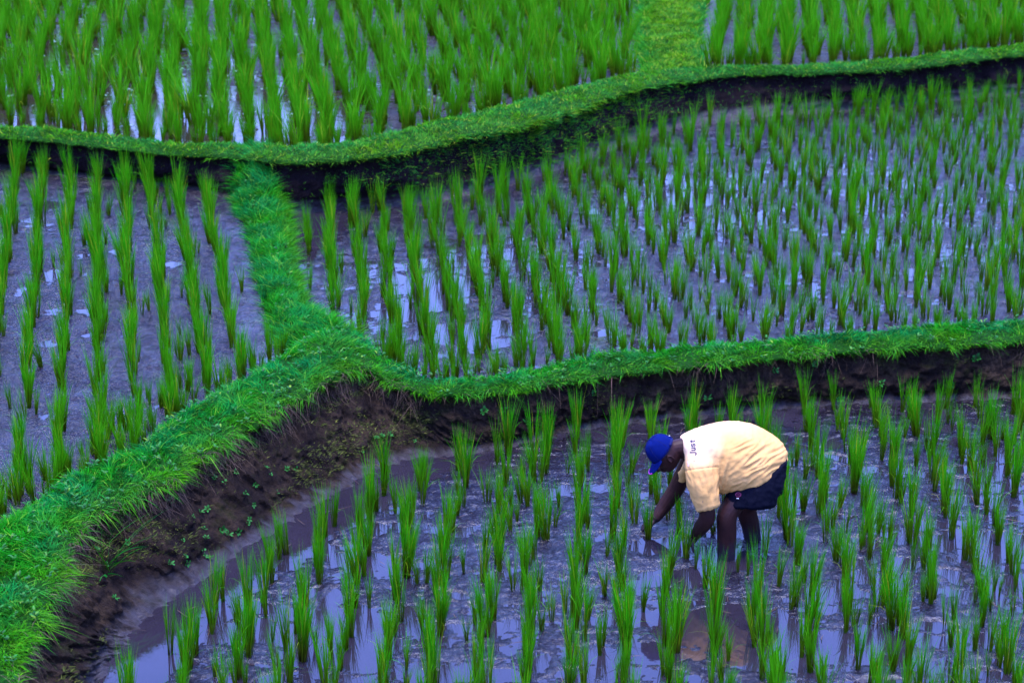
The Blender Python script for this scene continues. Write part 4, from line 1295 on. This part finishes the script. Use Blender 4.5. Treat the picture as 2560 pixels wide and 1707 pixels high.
# legs, sunk into the mud
body.tube([J(1905, 1182, -.06), J(1868, 1222, -.075), J(1821, 1280, dn), J(1817, 1335, dn), foot_n + [0, 0, -.02], foot_n + [0.01, 0, -.22]], [.080, .078, .068, .065, .058, .046], 16)
body.tube([J(1915, 1185, .08), J(1892, 1225, .10), J(1867, 1268, df), J(1876, 1312, df), foot_f + [0, 0, -.02], foot_f + [.03, 0, -.2]], [.080, .080, .070, .062, .056, .046], 16)
for ft in (foot_n, foot_f):
    body.tube([ft + [0.01, 0, -.2], ft + [-.09, 0, -.24], ft + [-.17, -.01, -.25]], [.045, .04, .03])
# neck and head
hu = unit(np.array([-.72, -.05, .69])); hf = unit(np.array([-.68, -.10, -.72])); hf = unit(hf - hu * (hf @ hu)); hs = np.cross(hu, hf)
rimC = J(1656, 1128, -.03)
headC = rimC - hu * .028
AX = [hf, hs, hu]
body.tube([J(1722, 1120, 0), J(1700, 1118, -.01), headC - hf * .03], [.07, .060, .055], 14)
body.ball(headC, [.098, .077, .108], AX)
body.ball(headC - hu * .055 + hf * .022, [.068, .058, .060], AX)       # jaw and cheeks
body.ball(headC - hu * .092 + hf * .055, [.026, .028, .022], AX)       # chin
body.ball(headC + hf * .088 - hu * .004, [.020, .055, .014], AX)       # brow
body.tube([headC + hf * .095 - hu * .015, headC + hf * .112 - hu * .042], [.009, .015], 8, step=.008)   # nose
body.ball(headC + hf * .104 - hu * .046, [.014, .019, .010], AX)
body.ball(headC + hf * .093 - hu * .066, [.012, .026, .007], AX)       # upper lip
body.ball(headC + hf * .089 - hu * .078, [.012, .023, .008], AX)       # lower lip
for sg in (1, -1):
    body.ball(headC + hf * .080 + hs * sg * .032 - hu * .018, [.012, .015, .009], AX)      # eyelids
    ec = headC - hf * .006 + hs * sg * .079 - hu * .018
    for e in np.linspace(-2.2, 2.0, 12):                                                  # ear rim
        body.ball(ec + hf * (math.cos(e + 1.6) * .017 - .006) + hu * math.sin(e + 1.6) * .028 + hs * sg * .009, [.006] * 3, None, 8, 6)
    body.ball(ec, [.016, .008, .024], AX)
# hands with five fingers, curled round the rice stems
def hand(wr, target, side, curl, thumb_side):
    d = unit(target - wr); s = unit(side - d * (side @ d)); n = unit(curl - d * (curl @ d) - s * (curl @ s))
    body.tube([wr, wr + d * .03], [.030, .031], 12, step=.01)
    body.ball(wr + d * .055, [.050, .040, .017], [d, s, n])
    for off, L, r in ((.031, .92, .0085), (.011, 1.0, .009), (-.010, .95, .0088), (-.029, .76, .0078)):
        p = wr + d * .088 + s * off; pts = [wr + d * .05 + s * off * .8, p]; a = 0.25
        for ln in (.044 * L, .028 * L, .022 * L):
            dirv = d * math.cos(a) + n * math.sin(a) + s * off * 1.5
            p = p + unit(dirv) * ln; pts.append(p); a += 0.55
        body.tube(pts, [r * 1.15, r * 1.15, r, r * .95, r * .8], 8, step=.008)
    t0 = wr + d * .028 + s * thumb_side * .026
    t1 = t0 + d * .030 + s * thumb_side * .028 + n * .012
    t2 = t1 + d * .030 + s * thumb_side * .004 + n * .024
    body.tube([wr + d * .02, t0, t1, t2], [.014, .014, .011, .009], 8, step=.008)
hand(wr_f, hand_f + np.array([-.02, 0, -.03]), np.array([0.1, 1.0, 0.1]), np.array([.25, -.1, -1.0]), -1)
hand(wr_n, hand_n + np.array([-.01, 0, -.05]), np.array([0.1, 1.0, 0.0]), np.array([.45, .3, -.8]), -1)
bme = body.remesh('person', 0.0048, 7, 0.5)
co, no = mesh_co(bme)
set_attr(bme, 'mud', np.clip((0.14 - co[:, 2]) / 0.10 + 0.5 * fbm(co[:, 0] * 22, co[:, 2] * 22 + co[:, 1] * 9, 2), 0, 1))
bme.materials.clear(); bme.materials.append(M_SKIN)
farmer = link(bpy.data.objects.new('person', bme))
tag(farmer, 'person bent over in cream t-shirt, navy shorts and blue cap, planting rice', 'person')
eyes = Soup()
for sg in (1, -1): eyes.ball(headC + hf * .0855 + hs * sg * .032 - hu * .019, [.009, .012, .006], AX, 10, 7)
em = bpy.data.meshes.new('eye'); em.from_pydata(eyes.V, [], eyes.F); em.materials.append(plain('eye_white', (0.35, 0.3, 0.28), 0.3))
# (dark, deep in the shade of the visor)
link(bpy.data.objects.new('eyes', em), farmer)

# ---- shirt
def ell_ring(T, B, D, roll, n=30):
    C = (T + B) / 2; e1 = (T - B) / 2
    v = np.array([0, -CP, SP]) * roll + np.array([0, -1.0, 0]) * (1 - roll)
    e2 = unit(v) * D
    return [C + e1 * math.cos(a) + e2 * math.sin(a) for a in np.linspace(0, 2 * np.pi, n, endpoint=False)]

def smooth_rings(spec, sub=5):
    A = np.array([list(T) + list(B) + [D, roll] for T, B, D, roll in spec])
    C, _ = catmull(A, [sub] * (len(A) - 1))
    return [ell_ring(c[:3], c[3:6], c[6], c[7]) for c in C]

sh = Soup()
spec = [((1699, 1090), (1712, 1148), .07, 1.0), ((1710, 1083), (1722, 1182), .13, 1.0), ((1740, 1070), (1748, 1212), .185, 1.0), ((1785, 1056.5), (1780, 1231), .20, 1.0),
        ((1835, 1052), (1803, 1233), .20, .8), ((1880, 1059), (1812, 1230), .20, .6), ((1925, 1082), (1819, 1226), .195, .35), ((1957, 1109), (1825, 1222), .19, .15), ((1967, 1140), (1827, 1217), .185, 0.0)]
sh.rings(smooth_rings([(J(*t, .06), J(*b, -.06), D, r) for t, b, D, r in spec]))
def tube_rings(spec, n=26, sub=6):
    """spec: (left px, right px, dy, half depth, roll)"""
    A = np.array([list(J(*l, dy)) + list(J(*r, dy)) + [D] for l, r, dy, D in spec])
    C, _ = catmull(A, [sub] * (len(A) - 1))
    return [ell_ring(c[:3], c[3:6], c[6], 0.3, n) for c in C]
sh.rings(tube_rings([((1714, 1118), (1790, 1112), -.05, .10), ((1712, 1158), (1792, 1150), -.13, .105), ((1717, 1206), (1794, 1200), -.185, .095), ((1730, 1248), (1796, 1236), -.205, .085), ((1742, 1275), (1795, 1258), -.21, .075)]))
sh.rings(tube_rings([((1722, 1112), (1760, 1150), .08, .09), ((1703, 1155), (1742, 1176), .17, .08), ((1690, 1178), (1727, 1192), .23, .075), ((1683, 1194), (1716, 1205), .25, .068)]))
sme = sh.remesh('tshirt', 0.0075, 9, 0.5)
co, no = mesh_co(sme)
px, py, _d = project(co)
zc = (co[:, 1] - Y0)
def ridged(v): return (1 - np.abs(v) * 1.6)
# folds: pulled from the lower back to the belly, hanging below the shoulder, down the sleeve
c1_ = ((px - 1830) * 82 + (py - 1212) * 138) / 160; l1_ = ((px - 1830) * -138 + (py - 1212) * 82) / -160
w_low = np.clip((px - 1815) / 50, 0, 1) * np.clip((py - 1085 - (px - 1900) * .2) / 45, 0, 1)
f_low = ridged(perlin(c1_ / 13 + 0.4 * perlin(l1_ / 40, c1_ / 30), l1_ / 75 + 3))
w_mid = np.clip(1 - np.abs(px - 1810) / 45, 0, 1) * np.clip((py - 1085) / 50, 0, 1)
f_mid = ridged(perlin((px + (py - 1150) * .18) / 15 + 7, py / 70))
w_slv = np.clip((py - 1150) / 30, 0, 1) * (px < 1800) * (zc < -.02)
f_slv = ridged(perlin((px - (py - 1200) * .25) / 13 + 3, py / 55 + 5))
disp = 0.014 * w_low * f_low + .012 * w_mid * f_mid * (1 - w_low) + .006 * w_slv * f_slv + .003 * fbm(px / 16, py / 16 + zc * 20, 3)
# flared hems: a band standing slightly proud
hem_body = np.exp(-((c1_ - 0) / 5.0) ** 2) * (px > 1815)
disp += .004 * np.clip(hem_body, 0, 1)
slv_hem = np.exp(-(((py - 1268) + (px - 1768) * .33) / 5.0) ** 2) * (px < 1800)
disp += .005 * slv_hem
# sleeve seam groove
seam = np.exp(-(((py - 1172) + (px - 1745) * .12) / 1.6) ** 2) * (px < 1796) * (px > 1705) * (zc < .0)
disp -= .006 * seam
co2 = co + no * disp[:, None]
sme.vertices.foreach_set('co', co2.astype(np.float32).ravel()); sme.update()
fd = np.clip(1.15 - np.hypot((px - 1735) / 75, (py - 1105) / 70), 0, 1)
fd = np.maximum(fd, np.clip(1 - (py - 1052) / 55, 0, 1) * np.clip((1930 - px) / 90, 0, 1) * .4)  # overexposed top of the back, painted into the shirt colour
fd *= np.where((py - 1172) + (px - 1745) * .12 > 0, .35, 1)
set_attr(sme, 'fade_and_light', fd)
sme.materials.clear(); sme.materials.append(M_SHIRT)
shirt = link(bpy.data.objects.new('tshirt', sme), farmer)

def bvh_of(me):
    v = [x.co.copy() for x in me.vertices]
    return BVHTree.FromPolygons(v, [tuple(p.vertices) for p in me.polygons])
bv_shirt = bvh_of(sme)
def on_surface(bv, px, py, off=0.0018):
    d = ray(px, py); d /= np.linalg.norm(d)
    loc, nor, i, dist = bv.ray_cast(Vector(CAMP), Vector(d))
    if loc is None: return None
    n = np.array(nor)
    if n @ d > 0: n = -n
    return np.array(loc) + n * off

def print_mesh(name, polys, bv, mat, parent):
    """polys: lists of pixel outlines (quads) laid on the cloth"""
    V, F = [], []
    for q in polys:
        ps = [on_surface(bv, *p) for p in q]
        if any(p is None for p in ps): continue
        F.append(tuple(range(len(V), len(V) + len(ps)))); V += [tuple(p) for p in ps]
    me = bpy.data.meshes.new(name); me.from_pydata(V, [], F); me.update(); me.materials.append(mat)
    return link(bpy.data.objects.new(name, me), parent)

def stroke(pts, w):
    """thick polyline in pixels -> quads, finely cut so that it follows the cloth"""
    pts = np.array(pts, float); out = []
    for a, b in zip(pts[:-1], pts[1:]):
        d = b - a; L = np.hypot(*d); d = d / L; nrm = np.array([-d[1], d[0]]) * w / 2
        a2, b2 = a - d * w * .35, b + d * w * .35
        m = max(1, int(L / 1.5))
        for k in range(m):
            p, q = a2 + (b2 - a2) * k / m, a2 + (b2 - a2) * (k + 1) / m
            out.append([p - nrm, q - nrm, q + nrm, p + nrm])
    return out

# the word runs across the shoulders: u along the line (up the picture), v towards the collar
def tx(u, v): return (1739.5 - v + u * -0.06, 1137.3 - u)
def arc(cu, cv, ru, rv, a0, a1, n=9): return [tx(cu + ru * math.cos(a), cv + rv * math.sin(a)) for a in np.linspace(a0, a1, n)]
ink = []
ink += stroke([tx(6.6, 13.5), tx(6.6, 2)] , 2.7) + stroke(arc(3.6, 2.0, 3.0, 3.4, 0, -math.pi * .95), 2.7)                 # J
ink += stroke([tx(12.2, 9.2), tx(12.2, 3.2)] + arc(15.2, 3.2, 3.0, 3.0, math.pi, 2 * math.pi) + [tx(18.2, 9.2)], 2.5) + stroke([tx(18.2, 3.4), tx(18.4, .2)], 2.5)   # u
ink += stroke(arc(25.0, 7.0, 2.9, 2.3, .35, math.pi * 1.35) + arc(25.0, 2.6, 3.0, 2.4, math.pi * .45, -math.pi * .85), 2.4)  # s
ink += stroke([tx(34.0, 12.0), tx(34.0, 2.6)] + arc(36.0, 2.6, 2.0, 2.2, math.pi, math.pi * 1.6, 5), 2.5) + stroke([tx(31.6, 8.6), tx(37.6, 8.6)], 2.3)   # t
lt = print_mesh('lettering', ink, bv_shirt, M_INK, shirt)
lt['label'] = 'navy word Just printed across the shoulders'
print_mesh('faded_lettering', stroke(arc(47, 4.0, 3.4, 4.2, math.pi * .25, math.pi * 1.75), 1.5) + stroke([tx(51.5, 9), tx(51.5, 0)], 1.2), bv_shirt, M_GREY, shirt)
print_mesh('faded_lettering', stroke([tx(52.5, 14), tx(54.5, 8.5), tx(59.5, 13.0)], 1.3) + stroke([tx(53, 6), tx(60.0, 4.0)], 1.4) + stroke([tx(60, 4), tx(59, -1)], 1.3), bv_shirt, M_PINK, shirt)
print_mesh('stain', stroke([(1719.5, 1154), (1722, 1158), (1721.5, 1164)], 3.2), bv_shirt, plain('pink_stain', (0.62, 0.40, 0.46), 0.9), shirt)
print_mesh('stain', stroke([(1735, 1151.5), (1736, 1152)], 1.6) + stroke([(1757, 1252), (1757.5, 1255)], 1.4) + stroke([(1747, 1153), (1747.6, 1153.6)], 1.2), bv_shirt, plain('dark_stain', (0.12, 0.08, 0.08), 0.9), shirt)

# ---- shorts
st = Soup()
st.rings(smooth_rings([(J(1967, 1140), J(1828, 1208), .165, 0), (J(1965, 1168), J(1822, 1222), .175, 0), (J(1961, 1195), J(1820, 1236), .17, 0), (J(1955, 1212), J(1824, 1250), .14, 0)]))
st.rings(tube_rings([((1826, 1200), (1958, 1172), -.07, .10), ((1818, 1228), (1955, 1208), -.095, .11), ((1811, 1246), (1946, 1240), -.11, .11), ((1806, 1258), (1938, 1264), -.115, .105)]))
st.rings(tube_rings([((1860, 1190), (1962, 1170), .07, .10), ((1858, 1215), (1960, 1195), .10, .10), ((1858, 1245), (1956, 1233), .12, .09)]))
stm = st.remesh('shorts', 0.0075, 8, 0.5)
co, no = mesh_co(stm); px, py, _d = project(co)
disp = .007 * ridged(perlin((px + py * .3) / 17 + 2, (py - px * .3) / 45 + (co[:, 1] - Y0) * 6)) + .003 * fbm(px / 12, py / 12, 2)
disp += .004 * np.exp(-((py - 1268 + np.abs(px - 1872) * .12) / 4) ** 2)
disp -= .005 * np.exp(-((px - 1872 - (py - 1240) * -.25) / 1.5) ** 2) * (py > 1225) * ((co[:, 1] - Y0) < 0)
stm.vertices.foreach_set('co', (co + no * disp[:, None]).astype(np.float32).ravel()); stm.update()
stm.materials.clear(); stm.materials.append(M_SHORTS)
shorts = link(bpy.data.objects.new('shorts', stm), farmer)
bv_sh = bvh_of(stm)
print_mesh('emblem', stroke([(1846 + 6.5 * math.cos(a), 1236 + 5 * math.sin(a)) for a in np.linspace(0, 6.283, 15)], 2.2) + stroke([(1843, 1236), (1849, 1236)], 2.0), bv_sh, M_BADGE, shorts)
print_mesh('emblem_bar', stroke([(1842, 1245), (1846.5, 1245.5)], 1.8), bv_sh, M_WHITE, shorts)

# ---- cap
capb = bpy.data.meshes.new('cap')
NU, NV = 40, 12
RF, RS, RU = .102, .086, .117
def crown_pt(az, th, k=1.0):
    lo = .020 * math.cos(az) * (1 - math.sin(th))                     # rim rides a little higher at the back
    return rimC + (hf * math.cos(az) * RF + hs * math.sin(az) * RS) * (math.cos(th) ** .72) * k + hu * (RU * math.sin(th) * k - lo * .6) - hf * .004
V = [crown_pt(2 * math.pi * e / NU, (math.pi / 2) * k / NV) for k in range(NV) for e in range(NU)] + [crown_pt(0, math.pi / 2)]
F = [(k * NU + e, k * NU + (e + 1) % NU, (k + 1) * NU + (e + 1) % NU, (k + 1) * NU + e) for k in range(NV - 1) for e in range(NU)]
F += [((NV - 1) * NU + e, (NV - 1) * NU + (e + 1) % NU, NV * NU) for e in range(NU)]
V = [v + (hu * .004 + hs * .003) * fbm(i * .31 % NU, i // NU * .35, 2) for i, v in enumerate(np.array(V))]
capb.from_pydata([tuple(v) for v in V], [], F); capb.update(); capb.materials.append(M_CAP)
capb.polygons.foreach_set('use_smooth', np.ones(len(capb.polygons), bool))
cap = link(bpy.data.objects.new('cap', capb), farmer)
cap.modifiers.new('thickness', 'SOLIDIFY').thickness = 0.003
vd = unit(hf * .80 - hu * .42)
V, F = [], []
na, nt_ = 15, 7
for k in range(nt_):
    for e in range(na):
        s_ = (e / (na - 1)) * 2 - 1; az = s_ * 1.15
        t = k / (nt_ - 1)
        p0 = crown_pt(az, 0.02)
        reach = .082 * math.sqrt(max(0.0, 1 - (abs(s_) ** 2.4)))
        V.append(p0 + vd * reach * t - hu * (.014 * s_ * s_) * t)
for k in range(nt_ - 1):
    for e in range(na - 1):
        F.append((k * na + e, k * na + e + 1, (k + 1) * na + e + 1, (k + 1) * na + e))
vm = bpy.data.meshes.new('visor'); vm.from_pydata([tuple(v) for v in V], [], F); vm.update(); vm.materials.append(M_CAP)
vm.polygons.foreach_set('use_smooth', np.ones(len(vm.polygons), bool))
visor = link(bpy.data.objects.new('visor', vm), cap)
md = visor.modifiers.new('thickness', 'SOLIDIFY'); md.thickness = 0.005; md.offset = 0
lg = Soup()
edge = [V[(nt_ - 1) * na + e] for e in range(4, 11)]
lg.tube([p - vd * .004 + hu * .004 for p in edge], [.0035] * len(edge), 6, step=.01)
lm_ = bpy.data.meshes.new('visor_logo'); lm_.from_pydata(lg.V, [], lg.F); lm_.materials.append(M_MAGENTA)
link(bpy.data.objects.new('visor_logo', lm_), cap)
for nm, az0, m in (('seam', 0.0, M_CAP_DARK), ('seam', -1.05, M_CAP_DARK), ('seam', 1.05, M_CAP_DARK), ('seam', -2.1, M_CAP_DARK), ('seam', 2.1, M_CAP_DARK), ('seam', math.pi, M_CAP_DARK)):
    s_ = Soup(); s_.tube([crown_pt(az0, t, 1.008) for t in np.linspace(.03, 1.5, 8)], [.0016] * 8, 6, step=.03)
    mm = bpy.data.meshes.new(nm); mm.from_pydata(s_.V, [], s_.F); mm.materials.append(m); link(bpy.data.objects.new(nm, mm), cap)
s_ = Soup(); s_.tube([crown_pt(math.pi + a, .10, 1.012) for a in np.linspace(-.8, .8, 9)], [.009] * 9, 8, .35, step=.02)
mm = bpy.data.meshes.new('strap'); mm.from_pydata(s_.V, [], s_.F); mm.materials.append(M_CAP_DARK); link(bpy.data.objects.new('strap', mm), cap)
for nm, c_, r_, m in (('strap_stud', crown_pt(math.pi + .35 * (1 if hs[1] < 0 else -1), .16, 1.03), .0045, M_WHITE), ('button', crown_pt(0, math.pi / 2), .008, M_CAP)):
    s_ = Soup(); s_.ball(c_, [r_] * 3, None, 10, 7)
    mm = bpy.data.meshes.new(nm); mm.from_pydata(s_.V, [], s_.F); mm.materials.append(m); link(bpy.data.objects.new(nm, mm), cap)
